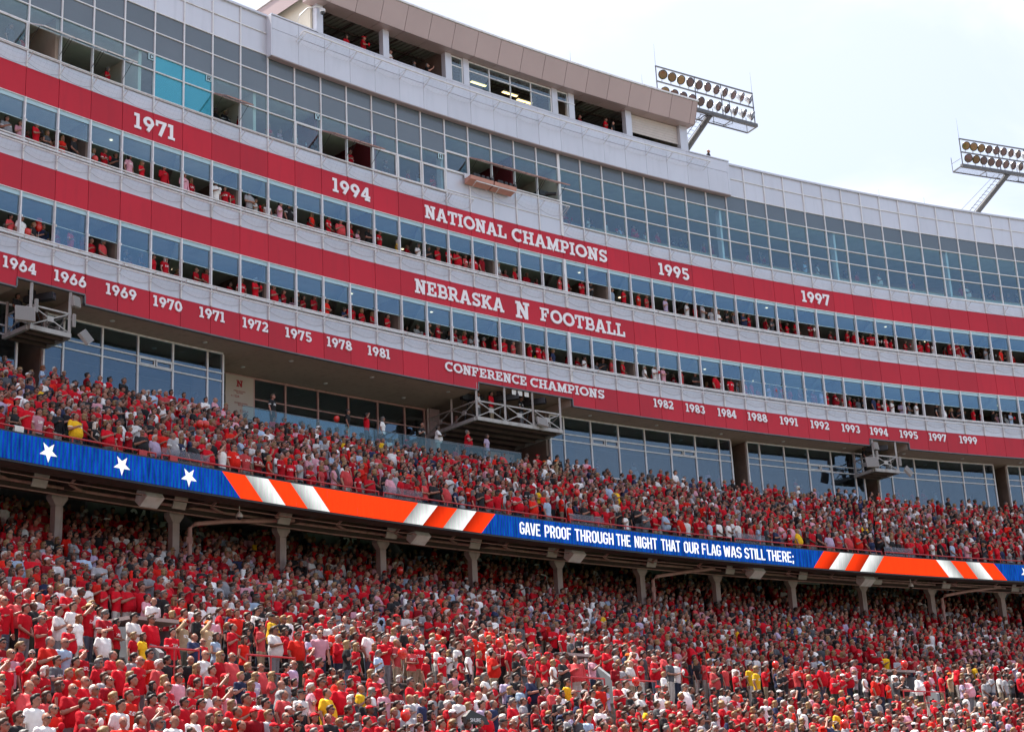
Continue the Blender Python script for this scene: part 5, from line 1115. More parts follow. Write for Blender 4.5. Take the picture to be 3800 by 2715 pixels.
def make_proto(sex, pose, tag_):
    sh = {'m': .208, 'h': .222, 'f': .168}[sex]; rr, ll = POSES[pose]; th = {'m': 1, 'h': 1.16, 'f': .84}[sex]
    arms = []
    for sd, nm in ((1, rr), (-1, ll)):
        e, w, f = ARMS[nm]; off = .03 if (nm == 'cross' and sd < 0) else 0; k = .93 if sex == 'f' else 1.0
        ex = .03 if sex == 'h' else 0
        yy = {'h': .085, 'm': 0, 'f': -.01}[sex] if nm in ('heart', 'cross', 'cap', 'clasp') else 0
        arms.append((Vector((sd * sh, 0, 1.395)), Vector((sd * (e[0] * k + ex), e[1], e[2])), Vector((sd * w[0] * k, w[1] + yy - off * .6, w[2] - off)), Vector((sd * f[0], f[1], f[2])), sd))
    body = MB()
    body.loft(torso_rings(sex, -.012)); body.loft([(0, -.01, 1.38, .085 * th, .070 * th), (0, -.005, 1.44, .060 * th, .060 * th), (0, .008, 1.50, .049 * th, .054 * th), (0, .02, 1.56, .050 * th, .056 * th)])
    # head: skull, jaw, nose, ears, brow
    body.ell(tuple(hd((0, -.012, .03))), (.076, .094, .092), 0, 16, 12); body.ell(tuple(hd((0, .018, -.035))), (.060, .070, .074), 0, 14, 10); body.ell(tuple(hd((0, .055, -.085))), (.028, .024, .022), 0, 10, 8)
    body.path([hd((0, .080, .022)), hd((0, .098, -.005)), hd((0, .109, -.024)), hd((0, .088, -.036))], [.010, .013, .016, .012], 0, 8)
    for sx in (-1, 1): body.ell(tuple(hd((sx * .077, -.008, -.006))), (.012, .020, .032), 0, 8, 6); body.ell(tuple(hd((sx * .030, .074, .028))), (.030, .014, .010), 0, 8, 6)
    for s_, e_, w_, f_, sd in arms:
        limb(body, [s_, s_.lerp(e_, .5), e_], [.052 * th, .047 * th, .040 * th]); limb(body, [e_, e_.lerp(w_, .35), w_], [.040 * th, .041 * th, .027 * th])
        hw = w_ + f_.normalized() * .05; body.ell(tuple(hw), (.036, .036, .036), 0, 8, 6)
    for sd in (-1, 1): limb(body, [Vector((sd * .085, 0, .88)), Vector((sd * .095, .01, .48)), Vector((sd * .10, -.02, .08))], [.08 * th, .055 * th, .038]); limb(body, [Vector((sd * .10, -.03, .05)), Vector((sd * .105, .12, .04))], [.04, .035])
    bm_ = evalmesh(body, [PM['skin']], .0155, .20, 'body', 1)
    ex_ = MB()
    for s_, e_, w_, f_, sd in arms: hand(ex_, w_, f_, sd, .25 if rr in ('salute', 'heart') and sd > 0 else .6)
    fc = MB()
    for sx in (-1, 1): fc.ell(tuple(hd((sx * .030, .085, .008))), (.013, .006, .006), 0, 8, 6)
    lp = MB(); lp.ell(tuple(hd((0, .088, -.058))), (.022, .006, .006), 0, 8, 6)
    body_me = add_meshes(None, [bm_, ex_.mesh('h', [PM['skin']]), fc.mesh('e', [PM['eye']]), lp.mesh('l', [PM['lip']])], [PM['skin'], PM['eye'], PM['lip']], 'body_' + tag_)
    shirt = MB(); tr_ = [r_ for r_ in torso_rings(sex, .010)]; shirt.loft(tr_[:-1] + [(0, -.002, 1.468, .076, .074)])
    long_ = tag_.endswith('l')
    for s_, e_, w_, f_, sd in arms:
        if long_: limb(shirt, [s_, s_.lerp(e_, .5), e_], [.066 * th, .060 * th, .054 * th]); limb(shirt, [e_, e_.lerp(w_, .92)], [.054 * th, .040 * th])
        elif sex == 'f' and pose in 'EG': limb(shirt, [s_, s_.lerp(e_, .2)], [.060 * th, .058 * th])
        else: limb(shirt, [s_, s_.lerp(e_, .35), s_.lerp(e_, .66)], [.067 * th, .064 * th, .062 * th])
    shirt_me = evalmesh(shirt, [PM['shirt']], .021, .34, 'shirt_' + tag_, 1)
    pants = MB(); r0 = torso_rings(sex, .006); pants.loft([(0, r0[0][1], .80, r0[0][3] * .93, r0[0][4] * .95), r0[0], (r0[1][0], r0[1][1] * .8, .90, r0[1][3] * .99, r0[1][4] * .96)])
    for sd in (-1, 1): limb(pants, [Vector((sd * .088, 0, .84)), Vector((sd * .097, .01, .48)), Vector((sd * .102, -.02, .10))], [.098 * th, .074 * th, .060])
    pants_me = evalmesh(pants, [PM['pants']], .026, .30, 'trousers_' + tag_, 1)
    return dict(body=body_me, shirt=shirt_me, trousers=pants_me, sex=sex, pose=pose, hand=arms[0][2] + arms[0][3].normalized() * .08)
def jit(a, s0=40):
    def f(p):
        n_ = sin(p.x * s0 + p.z * 31) * cos(p.y * s0 * .9 - p.z * 17) + .6 * sin(p.z * 70 + p.x * 50); c = (p - HC); return p + c.normalized() * n_ * a
    return f
HAIR = {}
def hm(name, blobs, ji=.004, smooth=True):
    m = MB()
    for c, r_ in blobs: m.ell(tuple(hd(c)), r_, 0, 18, 12, jit(ji))
    HAIR[name] = evalmesh(m, [PM['hair']], .012, .35, 'hair_' + name, 1)
hm('short', [((0, -.030, .048), (.087, .102, .090)), ((0, .040, .108), (.062, .048, .030)), ((0, -.062, -.01), (.078, .058, .070)), ((0, -.032, .012), (.088, .055, .045))], .005)
hm('crop', [((0, -.030, .044), (.083, .097, .084)), ((0, -.062, -.012), (.074, .054, .064)), ((0, -.034, .012), (.084, .050, .038))], .002)
hm('bald', [((0, -.052, -.004), (.084, .066, .044))], .002)
hm('bob', [((0, -.028, .045), (.093, .104, .094)), ((0, -.050, -.045), (.096, .078, .085)), ((.055, .00, -.05), (.035, .045, .07)), ((-.055, .00, -.05), (.035, .045, .07)), ((0, .05, .10), (.06, .035, .03))], .004)
hm('long', [((0, -.028, .046), (.090, .103, .092)), ((0, -.07, -.05), (.088, .062, .10)), ((0, -.10, -.17), (.095, .045, .13)), ((.062, -.02, -.08), (.028, .045, .12)), ((-.062, -.02, -.08), (.028, .045, .12)), ((0, .048, .10), (.055, .035, .028))], .005)
hm('curly', [((0, -.02, .055), (.098, .108, .098)), ((0, -.06, -.02), (.090, .07, .07)), ((0, .05, .10), (.06, .04, .035))], .011)
hm('tied', [((0, -.028, .046), (.085, .100, .090)), ((0, -.125, .03), (.035, .035, .035)), ((0, -.15, -.06), (.028, .028, .09)), ((0, .045, .10), (.052, .035, .026))], .003)
cp = MB(); cp.ell(tuple(hd((0, -.022, .062))), (.086, .100, .078), 0, 16, 10)
q0 = [hd((x_, y_, z_)) for z_ in (.060, .072) for x_, y_ in ((-.07, .045), (.07, .045), (.055, .150), (-.055, .150))]; cp.hexa(q0)
CAPM = evalmesh(cp, [PM['cap']], .010, .3, 'cap', 1)
st_ = MB(); st_.ell(tuple(hd((0, -.02, .085))), (.088, .10, .085), 0, 14, 8); a_ = [hd((.20 * cos(t * pi / 10), -.02 + .21 * sin(t * pi / 10), .055)) for t in range(20)]; b_ = [p + Vector((0, 0, .012)) for p in a_]
st_.add(a_ + b_, [tuple(range(20)), tuple(reversed(range(20, 40)))] + [(i, (i + 1) % 20, 20 + (i + 1) % 20, 20 + i) for i in range(20)]); STRAW = st_.mesh('straw_hat', [PM['straw']], True)
sg = MB()
for sx in (-1, 1): sg.ell(tuple(hd((sx * .034, .088, .010))), (.035, .012, .023), 0, 10, 6); sg.bar(hd((sx * .062, .075, .012)), hd((sx * .080, -.01, .008)), .004)
sg.bar(hd((-.01, .095, .014)), hd((.01, .095, .014)), .004); SUNG = sg.mesh('sunglasses', [PM['glass']], True)
def held_cap(p): # a cap held by its brim against the chest
    m = MB(); m.ell((p.x, p.y + .03, p.z + .02), (.085, .05, .085), 0, 14, 8); m.add([(p.x - .06, p.y, p.z + .0), (p.x + .06, p.y, p.z + .0), (p.x + .05, p.y + .02, p.z - .10), (p.x - .05, p.y + .02, p.z - .10), (p.x - .06, p.y + .012, p.z), (p.x + .06, p.y + .012, p.z), (p.x + .05, p.y + .032, p.z - .10), (p.x - .05, p.y + .032, p.z - .10)], [(0, 3, 2, 1), (4, 5, 6, 7), (0, 1, 5, 4), (1, 2, 6, 5), (2, 3, 7, 6), (3, 0, 4, 7)]); return m.mesh('held_cap', [PM['cap']], True)
sh_ = MB()
for sd in (-1, 1): sh_.ell((sd * .102, .05, .045), (.052, .145, .048), 0, 12, 8)
SHOE = sh_.mesh('shoes', [PM['shoe']], True)
ph = MB(); ph.box(-.037, .037, -.005, .005, -.07, .07); 
PR = {}
for key in ('mA', 'mB', 'mC', 'mD', 'mE', 'mF', 'hA', 'hB', 'hE', 'hC', 'fA', 'fB', 'fE', 'fG', 'mAl', 'mG', 'fH', 'mDl', 'hAl'):
    PR[key] = make_proto(key[0], key[1], key)
HELD = {k_: held_cap(v_['hand']) for k_, v_ in PR.items() if v_['pose'] == 'C'}

SHIRTS = {'r': ((.47, .004, .014), 'red'), 'o': ((.62, .016, .008), 'orange red'), 'd': ((.25, .003, .010), 'dark red'), 'c': ((.50, .055, .060), 'coral'), 'w': ((.72, .70, .69), 'white'), 'g': ((.30, .30, .32), 'grey'), 'k': ((.018, .018, .020), 'black'), 'n': ((.022, .030, .075), 'navy'),
          'p': ((.58, .28, .34), 'pink'), 'y': ((.72, .42, .015), 'yellow'), 't': ((.42, .30, .18), 'tan'), 'l': ((.34, .44, .58), 'pale blue'), 'h': ((.075, .08, .09), 'charcoal'), 'v': ((.40, .32, .45), 'lilac')}
HCOL = {'b': ((.048, .026, .015), 'brown'), 'd': ((.011, .008, .007), 'dark'), 'g': ((.125, .115, .108), 'grey'), 'w': ((.50, .47, .43), 'white'), 'l': ((.24, .145, .062), 'blond'), 'r': ((.20, .065, .02), 'auburn')}
SKIN = [(.31, .145, .095), (.26, .115, .075), (.36, .175, .12), (.22, .095, .06), (.30, .13, .09)]
DSKIN = (.09, .045, .028)
PANTS = [(.022, .03, .055), (.015, .015, .017), (.28, .22, .15), (.07, .085, .12), (.16, .16, .17), (.42, .40, .37), (.03, .04, .03)]
def rand_person(rg, sunny=True):
    r_ = rg.random(); sex = 'f' if r_ < .34 else ('h' if r_ < .52 else 'm')
    sc_ = rg.choices('rodcwgknpyhlv', (43, 8, 9, 8, 11, 5.5, 11.5, 3, 5, .7, 3, 2.6, 1.2))[0]
    if sex == 'f': hs = rg.choices(['long', 'bob', 'tied', 'curly'], (48, 27, 13, 12))[0]; hc = rg.choices('lbdgwr', (31, 34, 16, 8, 6, 5))[0]; pose = rg.choices(['fA', 'fB', 'fE', 'fG', 'fH'], (34, 20, 18, 16, 12))[0]
    else:
        hs = rg.choices(['short', 'crop', 'bald', 'curly', 'none', 'cap'], (48, 25, 8, 6, 4, 9))[0]; hc = rg.choices('bdglw', (40, 28, 20, 7, 5))[0]
        if hs == 'bald': hc = rg.choice('gwgb')
        pose = rg.choices(['hA', 'hB', 'hE', 'hC', 'hAl'], (40, 22, 16, 12, 10))[0] if sex == 'h' else rg.choices(['mA', 'mB', 'mC', 'mD', 'mE', 'mF', 'mAl', 'mG'], (34, 16, 15, 5, 8, 3, 9, 10))[0]
    return dict(key=pose, shirt=sc_, hs=hs, hc=hc, skin=DSKIN if rg.random() < .045 else rg.choice(SKIN), pants=rg.choice(PANTS), glass=rg.random() < .52, prt=rg.random() < .28, size=rg.gauss(.965 if sex == 'f' else 1.03, .035), cap=rg.choice('rrrwkk'), yaw=rg.gauss(0, .24) if rg.random() < .93 else rg.uniform(-1.1, .5))
def ccol(c): return SHIRTS[c][0]
def vary(c, rg, a=.18):
    k = 1 + rg.uniform(-a, a); return tuple(min(1, x_ * k) for x_ in c)

# faces turn towards the flag, which flies beyond the right end of the field
def yaw_at(p, dy=0.0): return math.atan2(-.38, 1.0) - pi / 2 + dy
ROWS_L = [(d, z) for d, z in LL] + [(18.55, 4.42)] + [(d, z) for d, z in LU]
ROWS_U = UP
def pix(p):
    """projected position in the 3800 x 2715 photograph, only used to skip people who stand outside the view"""
    c, s_ = cos(.29547), sin(.29547); dd = p.y * c + (p.z - CAMZ) * s_; u = -p.y * s_ + (p.z - CAMZ) * c
    if dd < 1: return -9999, -9999
    a, b_ = 5844.3 * p.x / dd, -5844.3 * u / dd; cr, sr = cos(-.05106), sin(-.05106); return 1900 + a * cr - b_ * sr, 1357.5 + a * sr + b_ * cr

# --- people picked out one by one: stand and row, place along it, build and pose, shirt, hair, sunglasses, size
PICK_TXT = '''L4 -10.62 mB r short b 0 0.942|L5 -10.71 mB w short d 0 1.089|L6 -10.97 mB w none g 1 1.046|L5 -10.37 mC o crop g 1 0.991|L4 -9.55 hA r none g 1 1.095|L4 -9.11 mC r crop w 1 1.100|L6 -10.14 hB d crop g 1 1.052|L4 -8.72 mB o curly l 0 1.015|L4 -8.38 mB o short b 0 1.046|L4 -7.89 mB c short d 0 1.015|L4 -7.67 hA c short b 1 1.040|L4 -7.18 mB r short d 1 1.003|L4 -6.79 fB c tied d 1 1.003|L6 -8.42 mB w bald g 0 1.089|L5 -7.48 hB w none g 0 0.972|L4 -6.44 hB c crop g 1 1.046|L4 -6.09 fB r long l 0 1.009|L5 -6.49 mB o crop b 0 1.083|L4 -5.75 mA o short b 0 1.100|L4 -5.62 hB k crop g 1 0.954|L4 -5.27 hB r short d 1 1.052|L4 -10.40 hAl c bald g 0 1.100|L4 -10.05 fA c long b 0 0.979|L4 -10.65 hB r bald g 0 1.076|L3 -9.84 mB r bald g 1 1.021|L2 -9.20 fA r bob w 0 0.985|L2 -9.49 mD r cap r 0 1.070|L2 -9.97 mD r cap r 0 1.040|L1 -8.52 mC h short b 1 0.985|L2 -8.71 mB r short l 0 0.979|L2 -8.49 mB o short l 0 0.985|L0 -7.54 mD r cap r 0 0.954|L0 -7.35 hC w bald w 1 1.100|L1 -8.13 mB o short d 0 0.985|L3 -8.84 hB r none g 1 1.046|L3 -8.90 mB r crop g 1 1.003|L1 -7.64 fB r bob g 1 0.997|L2 -7.97 mC g short b 1 0.960|L0 -6.88 hC r crop g 0 0.979|L1 -7.17 hB r crop l 0 1.003|L0 -6.41 mB g curly d 0 0.966|L3 -7.83 mA r short d 0 1.100|L0 -6.05 mC o short d 1 1.040|L1 -6.30 hB c short w 0 1.046|L0 -5.64 mB k curly d 0 0.966|L2 -6.91 fB k long d 0 0.887|L2 -6.65 fB r long l 0 0.985|L3 -7.07 hB r none g 1 1.052|L1 -5.83 mA o short b 0 0.979|L2 -6.32 mB p short b 1 1.021|L2 -6.15 mB k curly d 0 0.954|L2 -5.88 mA r curly b 0 0.966|L1 -5.41 fB r long l 0 1.034|L1 -5.58 fB r bob w 1 0.936|L0 -4.73 mAl w none g 1 1.100|L1 -5.04 mA r short b 0 1.015|L0 -4.35 fB r long l 1 1.100|L0 -4.06 hB c bald g 1 1.100|L0 -3.96 hA o bald w 1 0.960|L1 -4.33 mA n short l 0 0.954|L2 -5.23 mD r cap r 0 1.064|L2 -4.57 fA r long l 0 0.985|L3 -6.53 mA r crop g 1 0.991|L3 -6.13 fB w long l 0 1.003|L0 -3.65 fA k curly l 0 0.954|L0 -3.32 hB c bald g 1 0.966|L0 -3.32 mC k short b 1 1.100|L15 -5.25 hC w short b 0 0.979|L15 -5.50 mD r straw b 1 1.015|L0 -7.94 mA l none g 1 1.100|L13 -6.94 hA r bald g 1 0.887|L13 -7.55 mC r crop g 1 0.972|L0 -8.24 hA o crop g 0 1.100|L16 -6.27 mA w short d 0 1.003|L16 -6.53 hB r short w 1 1.040|L14 -4.45 hB r short b 1 1.046|L13 -4.54 mAl r short d 0 0.966|L14 -3.66 mDl t ocap b 0 1.040|L14 -3.02 mDl t ocap b 0 1.052|L13 -4.00 hA n none g 0 0.924|L13 -3.79 hB r bald w 1 0.860|L13 -6.16 hB w none g 1 0.860|L0 -5.97 mF r crop g 0 1.100|L0 -5.62 mB h short l 0 1.100|L13 -5.47 fB r bob l 0 0.860|L13 -5.25 fB y long b 0 0.860|L16 -5.92 mA r short d 1 0.991|L15 -5.88 mB w short b 0 1.015|L14 -6.15 fB w long r 0 0.948|L3 -3.15 hB y crop b 0 1.100|L3 -4.27 hB c crop g 0 1.034|L4 -5.22 mB r short d 1 1.052|L14 -1.23 hC w short b 1 1.070|L15 -0.46 fB r long b 1 0.948|L14 1.06 fB h long g 0 0.936|L26 6.61 hB l crop g 0 0.979|L25 5.80 hA n crop g 1 1.052|L19 4.72 mA g short d 0 1.003|L18 5.01 hA p crop g 1 1.009|L2 -2.76 mAl r short b 1 1.100|L14 0.60 hAl r short w 0 1.021|L13 2.56 mB r none g 0 0.860|L0 2.26 mA p short b 1 1.100|L2 1.85 mB w none g 0 1.046|L0 4.27 mC k short d 1 1.100|L18 2.26 hA r bald g 1 1.064|L18 1.86 mA k short d 0 1.034|L3 -2.51 fB r bob w 1 1.021|L0 0.56 fA k bob w 0 0.930|L2 -0.08 fB w long l 0 0.924|L13 -0.88 mD r cap r 0 0.860|L23 13.36 hA r crop g 1 1.028|L22 12.07 hA n bald g 0 1.003|L24 14.66 hB l crop g 1 0.991|L20 13.96 hAl g crop g 1 1.015|L14 10.44 mDl t ocap b 0 1.095|L14 9.06 mF p short b 0 1.003|L14 11.43 hA r none g 1 1.089|L13 10.95 mAl w short l 0 0.860|L0 4.36 mC k short d 1 1.100|L0 4.78 hC n none w 1 1.100|L0 6.05 mB y short b 1 1.052|L19 17.96 fB g long l 0 0.942|L15 11.61 mB h short d 0 1.028|L25 19.79 hB p crop g 1 1.034|L13 14.72 mB y curly l 1 1.089|L1 9.61 mA r short l 0 1.040|L14 24.30 mDl t ocap b 0 1.003|L23 22.54 mA n short d 0 1.070|L24 27.78 hC w bald w 1 1.028|L27 25.26 fA w tied b 0 1.021|L17 24.64 hB c none g 0 1.028|L23 29.91 mA c short d 1 1.076|L19 19.26 mB p short d 0 1.015|L18 20.62 hA w crop b 1 1.046|L2 15.23 hB y crop b 1 0.985|L2 16.67 hA w crop g 1 0.948|L0 22.60 mB w none g 0 1.100|L2 13.86 mB w short b 0 0.997|U6 -1.01 hA y crop g 0 1.046|U4 -2.19 hB w short d 0 1.009|U0 -3.02 mB p short d 0 1.015|U0 -2.74 fA r long b 1 0.948|U0 -2.06 hA y crop b 0 1.076|U9 1.12 hB p short b 0 1.003|U6 0.63 mB p crop b 0 1.046|U5 1.23 mC w none g 1 1.070|U6 1.78 mC w none g 1 1.021|U6 0.89 hA k crop g 0 1.034|U8 -0.17 mA n short b 0 1.040|U0 -2.20 mA r none g 1 1.064|U0 0.13 hB v short w 0 0.948|U0 1.71 hA r short w 1 0.991|U0 -0.23 hA k none g 1 1.015|U0 1.27 hB k bald g 0 0.985|U10 11.44 mB y crop g 0 1.040|U9 11.62 mB y short b 0 0.997|U0 4.92 hA r crop g 0 0.924|U1 5.69 hA r crop g 1 0.985|U1 6.17 mB h crop b 0 1.003|U0 6.11 hB c short d 1 1.070|U0 7.63 hB p crop w 0 1.034|U0 9.62 hB c crop d 0 1.034|U2 7.99 mA r crop g 0 1.034|U11 18.29 mDl t ocap b 0 1.021|U11 18.80 mDl t ocap b 0 1.100|U5 18.74 hA y short d 0 1.070|U11 22.02 mB r none g 0 1.100|U11 24.40 mB w wcap b 0 1.021|U11 20.40 mD h cap r 0 0.985|U1 13.42 hB c crop g 1 0.991|U0 15.03 hA k crop g 1 1.064|U0 17.53 hA h short w 1 1.046|U0 21.64 mB w bald w 0 1.076|U0 20.36 mB l none g 0 0.997|U0 13.54 mB l bald g 1 1.058|U0 16.74 fA w long b 1 0.911|U3 21.27 mB w short w 0 1.040|U0 24.35 hB y short l 0 1.003|U1 24.11 hA p short d 0 1.040|U11 36.27 mA p short d 0 1.083|U0 26.73 hB c none g 0 1.021|U0 27.19 hA o none g 1 1.052|U9 34.69 hA w short d 1 1.015|U10 29.16 hB r bald w 1 1.083|U11 30.44 mA k short d 1 1.028|U11 32.36 mB k short b 0 1.070|U10 36.93 fA k short d 0 1.015|U2 33.82 hA w bald w 0 1.095|U7 38.22 mA k short d 1 1.046'''
FOLK = []      # every person: place, look
rg = random.Random(11)
taken = {}
def pick_person(key, sh, hs, hc, gl, size):
    p = dict(key=key, shirt=sh, hs=hs, hc=hc, skin=rg.choice(SKIN), pants=rg.choice(PANTS), glass=bool(gl), prt=rg.random() < .2, size=size, cap={'wcap': 'w', 'ocap': 'o'}.get(hs, 'r'), yaw=rg.gauss(0, .1))
    if hs in ('wcap', 'ocap'): p['hs'] = 'cap'; p['role'] = 'officer' if hs == 'ocap' else None
    if hs == 'straw': p['hs'] = 'straw'
    if p.get('role'): p['pants'] = (.10, .10, .075); p['cap'] = 'O'
    return p
SHIRTS['O'] = ((.75, .13, .01), 'orange')
def rowspec(tag_):
    return (ROWS_L if tag_[0] == 'L' else ROWS_U)[int(tag_[1:])]
for e in PICK_TXT.split('|'):
    tg, k, key, sh, hs, hc, gl, size = e.split(' '); k = float(k); d, z = rowspec(tg)
    if any(abs(k - q) < .2 for q in taken.get(tg, ())): continue
    taken.setdefault(tg, []).append(k)
    p = pick_person(key, sh, hs, hc, int(gl), float(size)); p.update(k=k, d=d, z=z, picked=True, zone=tg[0], row=int(tg[1:])); FOLK.append(p)
def fill(tag_, d, z, k0, k1, occ, gap=.485, zone='L', row=0, dj=.09):
    k = k0 + rg.random() * .3; sc_ = 1.6126 * (1 - d / 154.7)
    while k < k1:
        step = gap * rg.uniform(.88, 1.2) / sc_
        ok = rg.random() < occ
        if any(abs(k - q) < .29 for q in taken.get(tag_, ())): ok = False
        if zone == 'L':
            if any(abs(k - kv) < .80 and 14.0 < d < 17.8 for kv in VOM): ok = False
            if row > 13 and (k + 2) % 7.5 < .42: ok = False
        if zone == 'U' and k % 7.0 < .55 and rg.random() < .75: ok = False
        if ok:
            p = rand_person(rg); p.update(k=k + rg.uniform(-.03, .03), d=d + rg.uniform(-dj, dj), z=z, zone=zone, row=row); FOLK.append(p)
        k += step
for i, (d, z) in enumerate(ROWS_L):
    if i > 36: continue
    occ = .92 if i < 13 else (.60 if i == 13 else (.95 if i < 30 else .85))
    fill('L%d' % i, d, z, max(-24, -5 - d * .75), 47, occ, .475 if i < 14 else .48, 'L', i)
for i, (d, z) in enumerate(UP): fill('U%d' % i, d, z, -8, 46.5, .90 if i == 0 else .95, .50, 'U', i)
fill('W', .15, 17.8, 17.6, 46, .75, .60, 'U', 12); fill('W', .15, 17.8, -4, 6.6, .8, .55, 'U', 12); fill('W2', -.9, 17.8, 20, 46, .35, .8, 'U', 13); fill('W2', -.9, 17.8, -4, 6.6, .4, .8, 'U', 13)
fill('R', .45, 18.37, 7.0, 17.0, .50, 1.0, 'U', 14, .15)
def indoors(d, z, k0, k1, occ, gap, lo=0.0):
    n0 = len(FOLK); fill('X', d, z - lo, k0, k1, occ, gap, 'X', 0, .18)
    for p in FOLK[n0:]:
        if p['key'][1] in 'DF': p['key'] = 'mA'
        p['hs'] = p['hs'] if p['hs'] != 'cap' or rg.random() < .4 else 'short'; p['glass'] = rg.random() < .25
indoors(-.40, 28.40, KA, KB, .72, .58); indoors(-1.6, 28.6, KA, KB, .55, .65); indoors(-.40, 24.08, KA, KB, .72, .58); indoors(-1.6, 24.25, KA, KB, .55, .65)
indoors(-3.2, CF, 1.8, 7.2, .6, .9); indoors(-3.0, CF, 20, 45, .5, .9); indoors(-4.2, CF + .1, 20, 45, .4, .9)
# press level: mostly seated, dressed in black, white and red
n0 = len(FOLK)
indoors(-1.15, 33.35, 21.5, KB - .3, .42, .85, .40); indoors(-2.5, 33.9, 21.5, KB - .3, .38, .95, .40); indoors(-.9, 33.2, 7.8, 10, .7, .8, .45); indoors(-.9, 33.2, 12.2, 15, .7, .8, .45); indoors(-.8, 33.1, -3, 3.4, .6, .8, .4); indoors(-1.2, 33.0, 6.1, 7.6, .8, .7, .2); indoors(-1.0, 33.1, 10.1, 12, .5, .9, .3)
for p in FOLK[n0:]:
    if rg.random() < .5: p['shirt'] = rg.choice('kkhwln')
    p['hs'] = 'short' if p['hs'] in ('cap',) else p['hs']
indoors(-.3, 39.0, 10.2, 14.8, .35, 1.2, 0); indoors(-.4, 39.0, 20.9, 23, .6, .8, 0)
def special(key, sh, hs, hc, gl, size, k, d, z, lb, yaw=0.0):
    p = pick_person(key, sh, hs, hc, gl, size); p.update(k=k, d=d, z=z, picked=True, zone='S', row=0, lab=lb, yaw=yaw); FOLK.append(p)
special('mB', 'k', 'none', 'g', 0, 1, 28.05, -1.3, 39.45, 'bald man in black standing alone on the roof beside the floodlight pole', .3)
special('mA', 'w', 'crop', 'd', 0, 1.02, 12.85, -.05, 38.75, 'man in white shirt leaning at the open press box bay', .1)
special('mF', 'k', 'crop', 'g', 1, 1.0, 14.45, -.15, 38.85, 'man in black with sunglasses taking a photo from the open press box bay', .3)
special('mB', 'h', 'short', 'd', 0, 1.0, 13.9, -.2, 38.75, 'bearded dark-haired man looking out of the open press box bay', .6)
special('mB', 'k', 'short', 'd', 0, 1.0, 22.75, -.1, 38.9, 'man in black at the right end of the last open press box bay', .2)
special('mG', 'k', 'short', 'd', 0, 1.0, .55, -1.35, 21.13, 'camera operator in black behind the camera on the platform below 1964')
special('mG', 'w', 'short', 'd', 0, 1.0, 16.5, -1.1, 21.13, 'camera operator in white at the left end of the large platform')
special('mG', 'r', 'short', 'd', 0, 1.0, 16.85, -.7, 21.13, 'camera operator in a red jacket behind the middle camera of the large platform')
special('mG', 'h', 'short', 'd', 0, 1.0, 17.15, -1.4, 21.13, 'camera operator in charcoal standing behind the one in the red jacket')
special('mG', 'k', 'short', 'd', 0, 1.0, 18.1, -.7, 21.13, 'camera operator in black holding papers beside the last platform camera')
special('mG', 'k', 'short', 'd', 0, 1.0, 34.4, -1.35, 21.13, 'camera operator in black on the platform below 1995')

# --- who becomes an object of its own: the 300 that show largest
for n_, p in enumerate(FOLK):
    w_ = P(p['k'], p['d'], p['z']); p['w'] = w_; p['n'] = n_; hx = w_ + Vector((0, 0, 1.62 * p['size'])); p['px'] = pix(hx); p['dist'] = w_.length
    p['in'] = -25 < p['px'][0] < 3825 and -40 < p['px'][1] < 2722
must = [p for p in FOLK if p['zone'] == 'S' or p.get('role')]
near = sorted([p for p in FOLK if p['in'] and p['zone'] == 'L' and not p.get('role')], key=lambda p: p['dist'])
solo = must + near[:298 - len(must)]
ids = {p['n'] for p in solo}
NOUN = {'f': 'woman', 'm': 'man', 'h': 'stout man'}
def hairword(p):
    c = {'b': 'brown', 'd': 'dark', 'g': 'grey', 'w': 'white', 'l': 'blond', 'r': 'auburn'}[p['hc']]; h_ = p['hs']
    return {'short': 'short %s hair' % c, 'crop': 'cropped %s hair' % c, 'bald': 'balding', 'none': 'bald', 'cap': '%s cap' % {'r': 'red', 'w': 'white', 'k': 'black', 'O': 'orange'}[p['cap']], 'straw': 'straw hat', 'long': 'long %s hair' % c, 'bob': '%s bob' % c, 'tied': 'tied %s hair' % c, 'curly': 'curly %s hair' % c}[h_]
POSEW = {'A': 'hand on heart', 'B': 'arms down', 'C': 'cap held to chest', 'D': 'saluting', 'E': 'arms crossed', 'F': 'raising a hand', 'G': 'hands clasped', 'H': 'hand on heart'}
def short(p): return ('woman' if p['key'][0] == 'f' else 'man') + ' in ' + SHIRTS[p['shirt']][1]
def base(p): return '%s in %s, %s%s, %s' % (NOUN[p['key'][0]], SHIRTS[p['shirt']][1], hairword(p), ', sunglasses' if p['glass'] else '', POSEW[p['key'][1]])
seen = {}
